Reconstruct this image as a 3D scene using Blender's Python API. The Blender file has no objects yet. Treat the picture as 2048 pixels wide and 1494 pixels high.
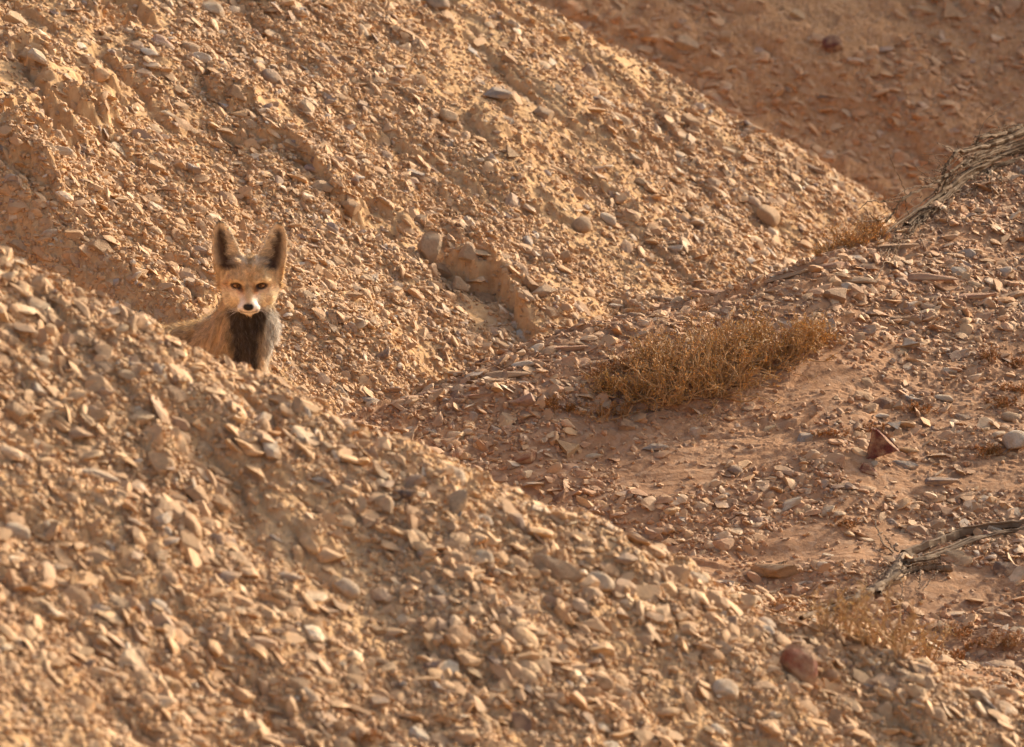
import bpy, math
import numpy as np
from mathutils import Vector, Matrix

# ------------------------------------------------------------------ camera, world, sun, exposure
D = bpy.data
SC = bpy.context.scene
PITCH = math.radians(6.0)
DIST = 15.0
FPX = 14962.0                      # focal length in pixels of the 2048 px wide frame
CAM = np.array([0.0, -DIST * math.cos(PITCH), DIST * math.sin(PITCH)])
FWD = np.array([0.0, math.cos(PITCH), -math.sin(PITCH)])
UPV = np.array([0.0, math.sin(PITCH), math.cos(PITCH)])
cd = D.cameras.new('camera')
cd.sensor_width = 36.0
cd.lens = 36.0 * FPX / 2048.0
cd.clip_start = 0.1
cd.clip_end = 500.0
cam = D.objects.new('camera', cd)
SC.collection.objects.link(cam)
cam.location = CAM
cam.rotation_euler = (math.pi / 2 - PITCH, 0, 0)
SC.camera = cam
cd.dof.use_dof = True
cd.dof.focus_distance = 15.2
cd.dof.aperture_fstop = cd.lens / 33.0

SUN = Vector((0.66, 0.62, 0.42)).normalized()     # towards the sun
elev = math.asin(SUN.z)
azim = math.atan2(SUN.x, SUN.y)
w = D.worlds.new('World')
SC.world = w
w.use_nodes = True
nt = w.node_tree
sky = nt.nodes.new('ShaderNodeTexSky')
sky.sky_type = 'NISHITA'
sky.sun_disc = False
sky.sun_elevation = elev
sky.sun_rotation = azim
sky.dust_density = 7.0
sky.air_density = 0.8
sky.ozone_density = 0.3
nt.nodes['Background'].inputs['Strength'].default_value = 0.16
nt.links.new(sky.outputs[0], nt.nodes['Background'].inputs['Color'])
sl = D.lights.new('sun', 'SUN')
sl.energy = 4.0
sl.angle = math.radians(0.6)
sl.color = (1.0, 0.84, 0.64)
so = D.objects.new('sun', sl)
SC.collection.objects.link(so)
so.rotation_euler = SUN.to_track_quat('Z', 'Y').to_euler()
SC.view_settings.view_transform = 'Standard'
SC.view_settings.look = 'None'
SC.view_settings.gamma = 1.0
SC.view_settings.exposure = 0.57
SC.cycles.max_bounces = 8
SC.cycles.diffuse_bounces = 5

# ------------------------------------------------------------------ noise helpers
def hsh(ix, iy, seed=0):
    h = (ix.astype(np.int64) * 374761393 + iy.astype(np.int64) * 668265263 + seed * 2147483647 + seed * 974711) & 0xffffffff
    h = ((h ^ (h >> 13)) * 1274126177) & 0xffffffff
    h = ((h ^ (h >> 16)) * 2246822519) & 0xffffffff
    h = h ^ (h >> 15)
    return (h & 0xffffff).astype(np.float64) / float(0xffffff)

def vnoise(x, y, seed=0):
    ix = np.floor(x); iy = np.floor(y)
    fx = x - ix; fy = y - iy
    ux = fx * fx * fx * (fx * (fx * 6 - 15) + 10)
    uy = fy * fy * fy * (fy * (fy * 6 - 15) + 10)
    a = hsh(ix, iy, seed); b = hsh(ix + 1, iy, seed)
    c = hsh(ix, iy + 1, seed); d = hsh(ix + 1, iy + 1, seed)
    return (a * (1 - ux) + b * ux) * (1 - uy) + (c * (1 - ux) + d * ux) * uy * 1.0 - 0.5

def fbm(x, y, oct=4, seed=0, gain=0.5):
    s = 0; a = 1.0; n = 0
    for o in range(oct):
        ang = 0.6 + o
        xr = x * math.cos(ang) - y * math.sin(ang); yr = x * math.sin(ang) + y * math.cos(ang)
        s = s + a * vnoise(xr * 2 ** o + 17.3 * o, yr * 2 ** o - 9.1 * o, seed + o)
        n += a; a *= gain
    return s / n * 2.0

def plates(x, y, seed=0, tilt=1.0):
    """loose plates: every cell is a tilted facet with its own height; returns (height, edge)"""
    ix = np.floor(x); iy = np.floor(y)
    best = np.full(x.shape, 9.0); sec = np.full(x.shape, 9.0)
    hb = np.zeros(x.shape); 
    for dx in (-1, 0, 1):
        for dy in (-1, 0, 1):
            cx = ix + dx; cy = iy + dy
            px = cx + 0.1 + 0.8 * hsh(cx, cy, seed); py = cy + 0.1 + 0.8 * hsh(cx, cy, seed + 1)
            ox = x - px; oy = y - py
            d = np.sqrt(ox * ox + oy * oy)
            t1 = hsh(cx, cy, seed + 2) - 0.5; t2 = hsh(cx, cy, seed + 3) - 0.5
            hh = (hsh(cx, cy, seed + 4) - 0.5) + tilt * (t1 * 2 * ox + (t2 * 2 - 0.35) * oy) - 0.55 * d * d
            m = d < best
            sec = np.where(m, best, np.minimum(sec, d))
            hb = np.where(m, hh, hb)
            best = np.where(m, d, best)
    return hb, sec - best

def sstep(a, b, x):
    t = np.clip((x - a) / (b - a), 0, 1)
    return t * t * (3 - 2 * t)

def smax(a, b, k):
    h = np.clip(0.5 + 0.5 * (a - b) / k, 0, 1)
    return b * (1 - h) + a * h + k * h * (1 - h)

def smin(a, b, k):
    return -smax(-a, -b, k)

# ------------------------------------------------------------------ the lie of the land
def ray(px, py):
    d = FWD * 1.0 + np.array([1.0, 0, 0]) * ((px - 1024.0) / FPX) + UPV * ((747.0 - py) / FPX)
    return d

def pt_at_y(px, py, y):
    d = ray(px, py)
    return CAM + d * ((y - CAM[1]) / d[1])

def crest_table(pts):
    """pts: (px, py, depth y) along a ridge in the photograph -> smooth functions of x"""
    P = np.array([pt_at_y(a, b, y) for a, b, y in pts])
    xs = np.linspace(-12, 12, 4801)
    zz = np.interp(xs, P[:, 0], P[:, 2]); yy = np.interp(xs, P[:, 0], P[:, 1])
    # carry the end slopes on for a while
    s0 = (P[1, 2] - P[0, 2]) / (P[1, 0] - P[0, 0]); s1 = (P[-1, 2] - P[-2, 2]) / (P[-1, 0] - P[-2, 0])
    zz = np.where(xs < P[0, 0], P[0, 2] + s0 * (1 - np.exp((xs - P[0, 0]) / 1.5)) * -1.5, zz)
    zz = np.where(xs > P[-1, 0], P[-1, 2] + s1 * (1 - np.exp(-(xs - P[-1, 0]) / 1.2)) * 1.2, zz)
    k = np.hanning(25); k /= k.sum()
    def sm(a):
        return np.convolve(np.pad(a, 12, mode='edge'), k, mode='valid')
    return xs, sm(zz), sm(yy)

NEAR = crest_table([(-300, 350, -1.85), (0, 500, -1.85), (130, 566, -1.85), (350, 664, -1.85), (430, 714, -1.85), (500, 754, -1.85), (720, 875, -1.87), (1000, 958, -1.88),
                    (1250, 1078, -1.9), (1450, 1183, -1.9), (1640, 1265, -1.92), (1850, 1348, -1.92), (2048, 1425, -1.92), (2400, 1540, -1.92)])
RIGHT = crest_table([(300, 960, -0.35), (720, 845, -0.15), (900, 775, 0.0), (1100, 695, 0.15), (1400, 615, 0.4), (1520, 590, 0.5), (1640, 528, 0.65),
                     (1790, 466, 0.9), (1900, 402, 1.1), (2048, 322, 1.4), (2400, 170, 1.7)])
MIDR = crest_table([(-200, -560, 2.6), (600, -200, 2.6), (1150, 0, 2.6), (1400, 135, 2.6), (1560, 212, 2.58), (1650, 280, 2.58), (1720, 330, 2.56), (1780, 370, 2.55),
                    (1815, 455, 2.5), (1850, 560, 2.5), (2000, 900, 2.4)])

def hill(T, x, y, s, sb, r, rb):
    xs, zz, yy = T
    zc = np.interp(x, xs, zz); yc = np.interp(x, xs, yy)
    d = yc - y
    return zc - np.where(d > 0, s * (np.sqrt(d * d + r * r) - r), sb * (np.sqrt(d * d + rb * rb) - rb))

def base_parts(x, y):
    floor = -0.285 - 0.20 * x + 0.02 * np.sin(3 * x + 1) + 0.05 * np.maximum(0, y) - 1.0 * np.maximum(0, -2.0 - y)
    near = hill(NEAR, x, y, 0.0, 1.0, 0.14, 0.10)
    dn = np.maximum(0, np.interp(x, NEAR[0], NEAR[2]) - y)
    near = near - 0.17 * (np.sqrt(dn * dn + 0.02) - 0.1414) - 0.62 * (1 - np.exp(-np.maximum(0, np.sqrt(dn * dn + 0.01) - 0.1) / 1.15))
    near = np.maximum(near, -2.6 - 0.05 * x)
    right = hill(RIGHT, x, y, 0.36, 0.75, 0.10, 0.10) - 0.8 * np.maximum(0, -2.3 - y)
    dr = np.maximum(0, np.interp(x, RIGHT[0], RIGHT[2]) - y)
    right = right - 0.13 * np.minimum(dr, 2.0) * np.clip(1.25 - x, 0, 1.6)
    # middle spur: a plane that falls to the right and to the viewer, cut by its ridge
    plane = -0.40 - 0.50 * x + 0.375 * y + 0.05 * fbm(x * 1.1 + 3, y * 0.8, 2, 5)
    ridge = hill(MIDR, x, y, 0.12, 0.9, 0.2, 0.25)
    mid = smin(plane, ridge, 0.12)
    mid = smin(mid, floor + 1.25 * (y - 0.13 + 0.10 * x), 0.03)
    # far slope across the next gully
    far = 0.02 + 0.68 * (y - 3.5) + 0.08 * np.sqrt((x - 1.35 + 0.2 * (y - 4)) ** 2 + 0.02) - 0.03
    far = smin(far, 1.9 + 0.05 * y, 0.4)
    return floor, near, mid, right, far

def base_h(x, y):
    f, n, m, r, fa = base_parts(x, y)
    return np.maximum.reduce([f, n, m, r, fa])

def which(x, y):
    f, n, m, r, fa = base_parts(x, y)
    return np.argmax(np.stack([f, n, m, r, fa]), axis=0)      # 0 floor 1 near 2 mid 3 right 4 far

def hit(px, py, hf=None, y0=-4.0, y1=7.0):
    d = ray(px, py)
    ys = np.linspace(y0, y1, 4401)
    P = CAM[None, :] + d[None, :] * ((ys - CAM[1]) / d[1])[:, None]
    H = (hf or base_h)(P[:, 0], P[:, 1])
    i = int(np.argmax(P[:, 2] < H))
    return P[i]

# clumps of cemented mud and hollows on the spurs: (px, py, along, across, height)
LUMPS = []
for (px, py, a, b, h) in [(40, 190, .13, .16, .035), (110, 270, .08, .09, .022), (1000, 560, .05, .05, .02),
                          (75, 330, .09, .04, .03), (1000, 280, .06, .04, .03),
                          (1240, 255, .05, .04, .02), (250, 20, .08, .05, -.05), (60, 130, .07, .04, -.05), (750, 440, .06, .09, -.03),
                         ]:
    p = hit(px, py)
    LUMPS.append((p[0], p[1], a, b * 1.8, h))

EDGES = []
for pts, hh, back in [([(425, 150), (455, 205), (490, 240)], .035, .10), ([(500, 275), (560, 300), (640, 372), (700, 415), (738, 455)], .032, .10), ([(870, 525), (930, 560), (1000, 592), (1060, 645), (1115, 695)], .075, .12),
                      ([(10, 95), (80, 125), (115, 225), (160, 330)], .05, .10), ([(0, 330), (60, 345), (120, 420)], .03, .08), ([(1150, 330), (1230, 385), (1290, 440)], .02, .09),
                      ([(250, 30), (300, 60), (330, 60)], .03, .06), ([(330, 520), (400, 590), (440, 620)], .03, .08)]:
    P_ = [hit(a, b) for a, b in pts]
    EDGES.append((np.array([[q_[0], q_[1]] for q_ in P_]), hh, back))
SOFT = []
for px, py, ra, rb in [(40, 190, .10, .10), (770, 440, .05, .05), (270, 30, .08, .06), (1240, 110, .07, .05), (110, 262, .05, .04), (60, 260, .07, .05), (560, 240, .07, .03), (830, 480, .07, .04), (1120, 600, .08, .05), (960, 640, .06, .04)]:
    q_ = hit(px, py); SOFT.append((q_[0], q_[1], ra, rb * 1.8))

def bare_mask(x, y, ca=math.cos(-0.65), sa=math.sin(-0.65)):
    o = np.zeros(x.shape)
    for (lx, ly, a, b) in SOFT:
        m = (np.abs(x - lx) < .35) & (np.abs(y - ly) < .35)
        if m.any():
            dx = x[m] - lx; dy = y[m] - ly
            g = np.sqrt(((dx * ca + dy * sa) / a) ** 2 + ((-dx * sa + dy * ca) / b) ** 2) + 0.5 * fbm(x[m] * 12, y[m] * 12, 2, 95)
            o[m] = np.maximum(o[m], 1 - sstep(0.7, 1.15, g))
    return o

def edge_relief(x, y):
    """broken banks of cemented gravel: raised ground behind an eroded lip"""
    h = np.zeros(x.shape)
    for P_, hh, back in EDGES:
        lo = P_.min(0) - .4; hi = P_.max(0) + .4
        m = (x > lo[0]) & (x < hi[0]) & (y > lo[1]) & (y < hi[1])
        if not m.any(): continue
        X = x[m]; Y = y[m]
        best = np.full(X.shape, 9.0); sg = np.zeros(X.shape); tt = np.zeros(X.shape); n = len(P_) - 1
        for k in range(n):
            a = P_[k]; d = P_[k + 1] - a; L = np.hypot(*d); d = d / L
            t0 = (X - a[0]) * d[0] + (Y - a[1]) * d[1]; t1 = np.clip(t0, 0, L)
            dist = np.hypot(X - a[0] - t1 * d[0], Y - a[1] - t1 * d[1])
            side = (X - a[0]) * d[1] - (Y - a[1]) * d[0]
            # viewer's side is where y is smaller
            side = side * (1 if d[0] > 0 else -1)
            q_ = dist < best
            best = np.where(q_, dist, best); sg = np.where(q_, np.sign(side) * dist, sg); tt = np.where(q_, (k + t0 / L) / n, tt)
        s_ = sg + 0.045 * fbm(X * 9, Y * 9, 3, 97) + 0.02 * fbm(X * 30, Y * 30, 2, 98)
        lip = 1 - sstep(-.006, .022, s_)
        fade = sstep(-.02, .18, tt) * (1 - sstep(.82, 1.02, tt)) * np.exp(-np.maximum(0, -s_) / back)
        brk = 0.55 + 0.45 * sstep(-.2, .1, fbm(X * 7, Y * 7, 2, 99))
        h[m] += hh * lip * fade * brk
        h[m] -= hh * 0.35 * np.exp(-np.maximum(0, s_) / .03) * (1 - lip) * fade
    return h

def detail(x, y):
    """eroded, stony relief laid over the smooth hills"""
    wh = which(x, y)
    up = np.where(wh == 1, 0.95, 1.0)
    ri = (wh == 3) | (wh == 0)
    rr = ri.astype(float); uu = 1 - rr
    # flow frames: on the two lit spurs stones trail down to the right, on the right-hand slope along the bedding
    ca, sa = math.cos(-0.65), math.sin(-0.65)
    u1 = x * ca - y * sa * -1; v1 = -x * sa * -1 + y * ca
    u1 = x * ca + y * sa; v1 = -x * sa + y * ca
    u2 = x * 0.90 + y * 0.43; v2 = -x * 0.43 + y * 0.90
    u = np.where(ri, u2, u1); v = np.where(ri, v2, v1)
    wx = 0.02 * fbm(x * 14, y * 14, 2, 31); wy = 0.02 * fbm(x * 14, y * 14, 2, 37)
    rough = sstep(-0.25, 0.25, fbm(u * 1.6, v * 3.0, 3, 41)) 
    rough = np.where(ri, 0.14 + 0.5 * rough, 0.55 + 0.45 * rough)
    soft = bare_mask(x, y, ca, sa)
    rough = rough * (1 - 0.8 * soft)
    uu = uu * (1 - 0.7 * soft)
    rough = np.where(wh == 4, 0.6, rough)
    h = np.where(wh == 2, 0.024, np.where(wh == 1, .018, 0.035)) * fbm(u * 1.3, v * 3.2, 3, 11)
    # cemented clumps with steep sides
    c = fbm(u * 3.2 + 5, v * 5.5, 4, 21, 0.55)
    h = h + uu * up * (0.010 * sstep(0.04, 0.13, c) + 0.007 * sstep(0.22, 0.30, c) - 0.018 * sstep(0.10, 0.22, -c))
    h = h + uu * 0.009 * fbm(u * 11, v * 16, 3, 23)
    # bedding steps on the right-hand slope
    q = v2 * 9.5 - 2.0 * u2 + 2.6 * fbm(x * 1.4, y * 1.6, 3, 51)
    fq = q - np.floor(q)
    saw = (1 - fq) * 1.0
    saw = np.where(fq < 0.10, fq / 0.10, (1 - fq) / 0.90)
    amp = sstep(-0.1, 0.35, fbm(u2 * 1.7 + 3, v2 * 5 + 8, 3, 57)) 
    yc = np.interp(x, RIGHT[0], RIGHT[2])
    edge = np.exp(-np.maximum(0, yc - y) / 0.35)
    brk = sstep(-0.05, 0.35, fbm(u2 * 4.5 + 9, v2 * 9 + 2, 3, 58))
    h = h + rr * (0.001 + 0.009 * amp * brk + 0.018 * edge * (.3 + .7 * brk)) * saw
    q3 = v2 * 31 - 7 * u2 + 4.0 * fbm(x * 3, y * 4, 3, 53); f3 = q3 - np.floor(q3)
    h = h + rr * (0.006 * edge + 0.0006 + 0.003 * amp) * (0.3 + 0.7 * brk) * np.where(f3 < .15, f3 / .15, (1 - f3) / .85)
    h = h + rr * 0.010 * fbm(u2 * 6, v2 * 18, 3, 59)
    # loose plates of two sizes and crumbs
    p1, e1 = plates((u + wx) * 21, (v + wy) * 34, 61)
    p2, e2 = plates((u + wx) * 55 + 7, (v + wy) * 80, 67)
    p3, e3 = plates((u + wy) * 120 + 7, (v + wx) * 150, 71)
    big = sstep(-0.1, 0.2, fbm(u * 5, v * 7, 2, 77))
    h = h + rough * (0.011 * p1 * big * (0.35 + 0.65 * sstep(0, 0.25, e1)) * 0.75 + 0.0055 * p2 + 0.0030 * p3 * uu)
    h = h + 0.0022 * rough * fbm(x * 160, y * 200, 2, 83)
    h = h * np.where(wh == 4, 0.8, 1.0)
    h = h + edge_relief(x, y)
    for (lx, ly, a, b, hh) in LUMPS:
        dx = x - lx; dy = y - ly
        m = (np.abs(dx) < 3 * a + .1) & (np.abs(dy) < 3 * b + .1)
        if m.any():
            uu2 = (dx[m] * ca + dy[m] * sa) / a; vv2 = (-dx[m] * sa + dy[m] * ca) / b
            g = 1 - np.sqrt(uu2 ** 2 + vv2 ** 2) + 0.9 * fbm(x[m] * 16, y[m] * 16, 3, 91)
            h[m] += hh * sstep(0, 0.45, g)
    return h

def full_h(x, y):
    x = np.asarray(x, dtype=float); y = np.asarray(y, dtype=float)
    shp = x.shape
    x = x.ravel(); y = y.ravel()
    near = (np.abs(x) < 3.2) & (y > -7) & (y < 10)
    h = base_h(x, y)
    if near.any():
        h[near] += detail(x[near], y[near])
    return h.reshape(shp)

# ------------------------------------------------------------------ materials
def mat(name):
    m = D.materials.new(name); m.use_nodes = True
    b = m.node_tree.nodes['Principled BSDF']
    b.inputs['Specular IOR Level'].default_value = 0.25
    return m, m.node_tree, b

def N(t, typ, **kw):
    n = t.nodes.new(typ)
    for k, v in kw.items():
        if k in n.inputs:
            n.inputs[k].default_value = v
        else:
            setattr(n, k, v)
    return n

def ramp(t, fac, stops):
    r = t.nodes.new('ShaderNodeValToRGB')
    e = r.color_ramp.elements
    e[0].position = stops[0][0]; e[0].color = (*stops[0][1], 1)
    e[1].position = stops[-1][0]; e[1].color = (*stops[-1][1], 1)
    for p, c in stops[1:-1]:
        k = e.new(p); k.color = (*c, 1)
    t.links.new(fac, r.inputs[0])
    return r.outputs[0]

def mixc(t, f, a, b, mode='MIX'):
    m = t.nodes.new('ShaderNodeMix'); m.data_type = 'RGBA'; m.blend_type = mode
    for s, v in ((0, f), (6, a), (7, b)):
        if hasattr(v, 'default_value') or hasattr(v, 'links'):
            t.links.new(v, m.inputs[s])
        else:
            m.inputs[s].default_value = v if s == 0 else (*v, 1)
    return m.outputs[2]

def soil_material(name, dark, midc, light):
    m, t, b = mat(name)
    tc = t.nodes.new('ShaderNodeTexCoord').outputs['Object']
    n1 = N(t, 'ShaderNodeTexNoise', Scale=3.0, Detail=6.0, Roughness=0.65); t.links.new(tc, n1.inputs['Vector'])
    n2 = N(t, 'ShaderNodeTexNoise', Scale=55.0, Detail=5.0, Roughness=0.7); t.links.new(tc, n2.inputs['Vector'])
    v = N(t, 'ShaderNodeTexVoronoi', Scale=95.0); t.links.new(tc, v.inputs['Vector'])
    c1 = ramp(t, n1.outputs[0], [(0.3, dark), (0.5, midc), (0.68, light)])
    c2 = ramp(t, n2.outputs[0], [(0.3, tuple(.72 * k for k in midc)), (0.5, midc), (0.75, tuple(min(1, 1.22 * k) for k in light))])
    c = mixc(t, 0.45, c1, c2)
    # fine grit of many colours
    hs = t.nodes.new('ShaderNodeSeparateColor'); t.links.new(v.outputs['Color'], hs.inputs[0])
    grit = ramp(t, hs.outputs[0], [(0.0, (.22, .15, .10)), (0.25, (.42, .27, .15)), (0.6, (.55, .37, .22)), (1.0, (.62, .50, .36))])
    c = mixc(t, 0.22, c, grit)
    t.links.new(c, b.inputs['Base Color'])
    b.inputs['Roughness'].default_value = 0.92
    b.inputs['Specular IOR Level'].default_value = 0.12
    n3 = N(t, 'ShaderNodeTexNoise', Scale=210.0, Detail=4.0, Roughness=0.7); t.links.new(tc, n3.inputs['Vector'])
    bp = N(t, 'ShaderNodeBump', Strength=0.55, Distance=0.004)
    t.links.new(n3.outputs[0], bp.inputs['Height']); t.links.new(bp.outputs[0], b.inputs['Normal'])
    return m

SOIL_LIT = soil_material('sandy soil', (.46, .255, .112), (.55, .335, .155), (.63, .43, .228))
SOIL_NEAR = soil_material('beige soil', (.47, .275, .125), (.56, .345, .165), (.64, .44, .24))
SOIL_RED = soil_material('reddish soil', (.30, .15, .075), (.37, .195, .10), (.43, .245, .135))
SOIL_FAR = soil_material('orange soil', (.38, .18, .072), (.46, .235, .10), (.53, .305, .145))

def stone_material(name, attr=True):
    m, t, b = mat(name)
    if attr:
        a = t.nodes.new('ShaderNodeAttribute'); a.attribute_name = 'tone'; col = a.outputs['Color']
    else:
        col = t.nodes.new('ShaderNodeObjectInfo').outputs['Color']
    tc = t.nodes.new('ShaderNodeTexCoord').outputs['Object' if attr else 'Object']
    sc = 60.0 if attr else 2.0
    n1 = N(t, 'ShaderNodeTexNoise', Scale=sc, Detail=6.0, Roughness=0.7); t.links.new(tc, n1.inputs['Vector'])
    k = ramp(t, n1.outputs[0], [(0.3, (.62, .60, .58)), (0.5, (1, 1, 1)), (0.72, (1.25, 1.2, 1.15))])
    c = mixc(t, 1.0, col, k, 'MULTIPLY')
    # desert dust caked on some patches
    n2 = N(t, 'ShaderNodeTexNoise', Scale=sc * 0.45, Detail=4.0, Roughness=0.6); t.links.new(tc, n2.inputs['Vector'])
    mp = N(t, 'ShaderNodeMapRange'); mp.inputs[1].default_value = 0.42; mp.inputs[2].default_value = 0.60; mp.inputs[4].default_value = 0.85
    t.links.new(n2.outputs[0], mp.inputs[0])
    c = mixc(t, mp.outputs[0], c, (.50, .31, .165))
    t.links.new(c, b.inputs['Base Color'])
    b.inputs['Roughness'].default_value = 0.72
    b.inputs['Specular IOR Level'].default_value = 0.3
    n3 = N(t, 'ShaderNodeTexNoise', Scale=sc * 4, Detail=4.0, Roughness=0.7); t.links.new(tc, n3.inputs['Vector'])
    bp = N(t, 'ShaderNodeBump', Strength=0.5, Distance=0.003 if attr else 0.08)
    t.links.new(n3.outputs[0], bp.inputs['Height']); t.links.new(bp.outputs[0], b.inputs['Normal'])
    return m

STONE_MANY = stone_material('gravel stone', True)
STONE_ONE = stone_material('single stone', False)

def plain(name, c1, c2, scale=40, rough=0.8, bump=0.4, dist=0.002, stretch=None, trans=0.0):
    m, t, b = mat(name)
    tc = t.nodes.new('ShaderNodeTexCoord').outputs['Object']
    if stretch:
        mp = t.nodes.new('ShaderNodeMapping'); mp.inputs['Scale'].default_value = stretch
        t.links.new(tc, mp.inputs['Vector']); tc = mp.outputs[0]
    n = N(t, 'ShaderNodeTexNoise', Scale=scale, Detail=6.0, Roughness=0.65); t.links.new(tc, n.inputs['Vector'])
    t.links.new(ramp(t, n.outputs[0], [(0.3, c1), (0.7, c2)]), b.inputs['Base Color'])
    b.inputs['Roughness'].default_value = rough
    bp = N(t, 'ShaderNodeBump', Strength=bump, Distance=dist)
    t.links.new(n.outputs[0], bp.inputs['Height']); t.links.new(bp.outputs[0], b.inputs['Normal'])
    if trans:
        tr = t.nodes.new('ShaderNodeBsdfTranslucent'); t.links.new(b.inputs['Base Color'].links[0].from_socket, tr.inputs[0])
        mx = t.nodes.new('ShaderNodeMixShader'); mx.inputs[0].default_value = trans
        out = t.nodes['Material Output']
        t.links.new(b.outputs[0], mx.inputs[1]); t.links.new(tr.outputs[0], mx.inputs[2]); t.links.new(mx.outputs[0], out.inputs[0])
    return m

# ------------------------------------------------------------------ mesh helpers
def link(o, parent=None):
    SC.collection.objects.link(o)
    if parent is not None:
        o.parent = parent
    return o

def np_mesh(name, V, F, material, smooth=False, tone=None, attr='tone'):
    """V (n,3); F either an (m,k) array or a list of such arrays"""
    if isinstance(F, np.ndarray):
        F = [F]
    me = D.meshes.new(name)
    me.vertices.add(len(V)); me.vertices.foreach_set('co', np.ascontiguousarray(V, dtype=np.float32).ravel())
    loops = np.concatenate([f.ravel() for f in F]).astype(np.int32)
    tot = np.concatenate([np.full(len(f), f.shape[1]) for f in F]).astype(np.int32)
    st = np.concatenate([[0], np.cumsum(tot)[:-1]]).astype(np.int32)
    me.loops.add(len(loops)); me.loops.foreach_set('vertex_index', loops)
    me.polygons.add(len(tot)); me.polygons.foreach_set('loop_start', st); me.polygons.foreach_set('loop_total', tot)
    me.polygons.foreach_set('use_smooth', np.full(len(tot), smooth, dtype=bool))
    if tone is not None:
        ca = me.color_attributes.new(attr, 'FLOAT_COLOR', 'POINT')
        c4 = np.ones((len(V), 4), dtype=np.float32); c4[:, :3] = tone
        ca.data.foreach_set('color', c4.ravel())
    me.update(calc_edges=True)
    me.validate()
    if material is not None:
        me.materials.append(material)
    return D.objects.new(name, me)

def tag(o, label=None, cat=None, group=None, kind=None):
    if label: o['label'] = label
    if cat: o['category'] = cat
    if group: o['group'] = group
    if kind: o['kind'] = kind
    return o

# ------------------------------------------------------------------ the ground sheet, cut along the gullies into its hillsides
def axis(lo, hi, step, ends, grow=1.22):
    a = list(np.arange(lo, hi + step / 2, step))
    s = step * 3; v = a[-1]; up = []
    while v < ends[1]:
        v += s; s *= grow; up.append(v)
    s = step * 3; v = a[0]; dn = []
    while v > ends[0]:
        v -= s; s *= grow; dn.append(v)
    return np.array(dn[::-1] + a + up)

STEP = 0.0042
ax_x = axis(-1.5, 1.55, STEP, (-60, 60))
ax_y = np.concatenate([np.concatenate([axis(-60, -60, 1, (-60, -60))[:0], -6.2 - np.cumsum(0.02 * 1.25 ** np.arange(29))[::-1], np.arange(-6.2, -3.4, .0062), np.arange(-3.4, 3.3, STEP)])[:], np.arange(3.31, 6.3, 0.009), 6.3 + np.cumsum(0.03 * 1.25 ** np.arange(27))])
GX, GY = np.meshgrid(ax_x, ax_y, indexing='ij')
nx, ny = GX.shape
GZ = full_h(GX, GY)
WH = which(GX.ravel(), GY.ravel()).reshape(nx, ny)
VV = np.stack([GX, GY, GZ], -1).reshape(-1, 3)
i, j = np.meshgrid(np.arange(nx - 1), np.arange(ny - 1), indexing='ij')
q = (i * ny + j).ravel()
QUADS = np.stack([q, q + ny, q + ny + 1, q + 1], 1)
WQ = WH[:-1, :-1].ravel()
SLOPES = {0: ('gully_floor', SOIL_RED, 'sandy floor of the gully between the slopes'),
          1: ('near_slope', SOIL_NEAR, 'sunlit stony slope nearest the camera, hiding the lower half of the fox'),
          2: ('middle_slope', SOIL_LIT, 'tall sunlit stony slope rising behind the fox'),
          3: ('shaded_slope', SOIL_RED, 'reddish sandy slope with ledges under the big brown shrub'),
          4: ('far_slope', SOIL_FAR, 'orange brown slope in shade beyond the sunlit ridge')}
for k, (nm, mt, lab) in SLOPES.items():
    F = QUADS[WQ == k]
    if not len(F):
        continue
    ids, inv = np.unique(F, return_inverse=True)
    o = np_mesh(nm, VV[ids], inv.reshape(F.shape), mt, smooth=False)
    tag(link(o), lab, None, None, 'structure')
del VV, QUADS, GX, GY

# ------------------------------------------------------------------ stones
rng = np.random.default_rng(7)

def ico(n):
    import bmesh
    bm = bmesh.new(); bmesh.ops.create_icosphere(bm, subdivisions=n, radius=1.0)
    V = np.array([v.co[:] for v in bm.verts]); F = np.array([[v.index for v in f.verts] for f in bm.faces])
    bm.free()
    return V, F

def chip(V, rg, nplanes, depth=(0.45, 0.85), lump=0.12, pw=1.0):
    P = V.copy()
    d = rg.normal(size=(4, 3)); d /= np.linalg.norm(d, axis=1)[:, None]
    for k in range(4):
        P *= (1 + lump * np.sin(2.2 * (P @ d[k]) + k * 1.7))[:, None]
    for _ in range(nplanes):
        n = rg.normal(size=3); n /= np.linalg.norm(n)
        dd = rg.uniform(*depth)
        t = P @ n - dd
        P -= np.maximum(t, 0)[:, None] * n[None, :] * 0.96
    P -= P.mean(0)
    P /= np.abs(P).max(0)[None, :]
    return P

octV = np.array([[1, 0, 0], [-1, 0, 0], [0, 1, 0], [0, -1, 0], [0, 0, 1], [0, 0, -1], [.6, .6, .5], [-.6, .6, .5], [.6, -.6, .5], [-.6, -.6, .5], [.6, .6, -.5], [-.6, .6, -.5], [.6, -.6, -.5], [-.6, -.6, -.5]], float)
ico1 = ico(1); ico2 = ico(2); ico3 = ico(3)
def hull(V):
    import bmesh
    bm = bmesh.new(); vs = [bm.verts.new(v) for v in V]
    bmesh.ops.convex_hull(bm, input=vs); bm.verts.index_update()
    F = np.array([[v.index for v in f.verts] for f in bm.faces]); bm.free()
    return F
octV[:, :] /= np.linalg.norm(octV, axis=1)[:, None]
OCTF = hull(octV)
TSMALL = [octV * rng.uniform(.62, 1.15, (14, 1)) for _ in range(30)]
TBIG = [chip(ico2[0], rng, 11 if k % 6 else 4, (0.32, 0.8), 0.10) for k in range(24)]
THERO = [chip(ico3[0], rng, 10 if k % 3 else 3, (0.38, 0.85), 0.08) for k in range(28)]

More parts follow.
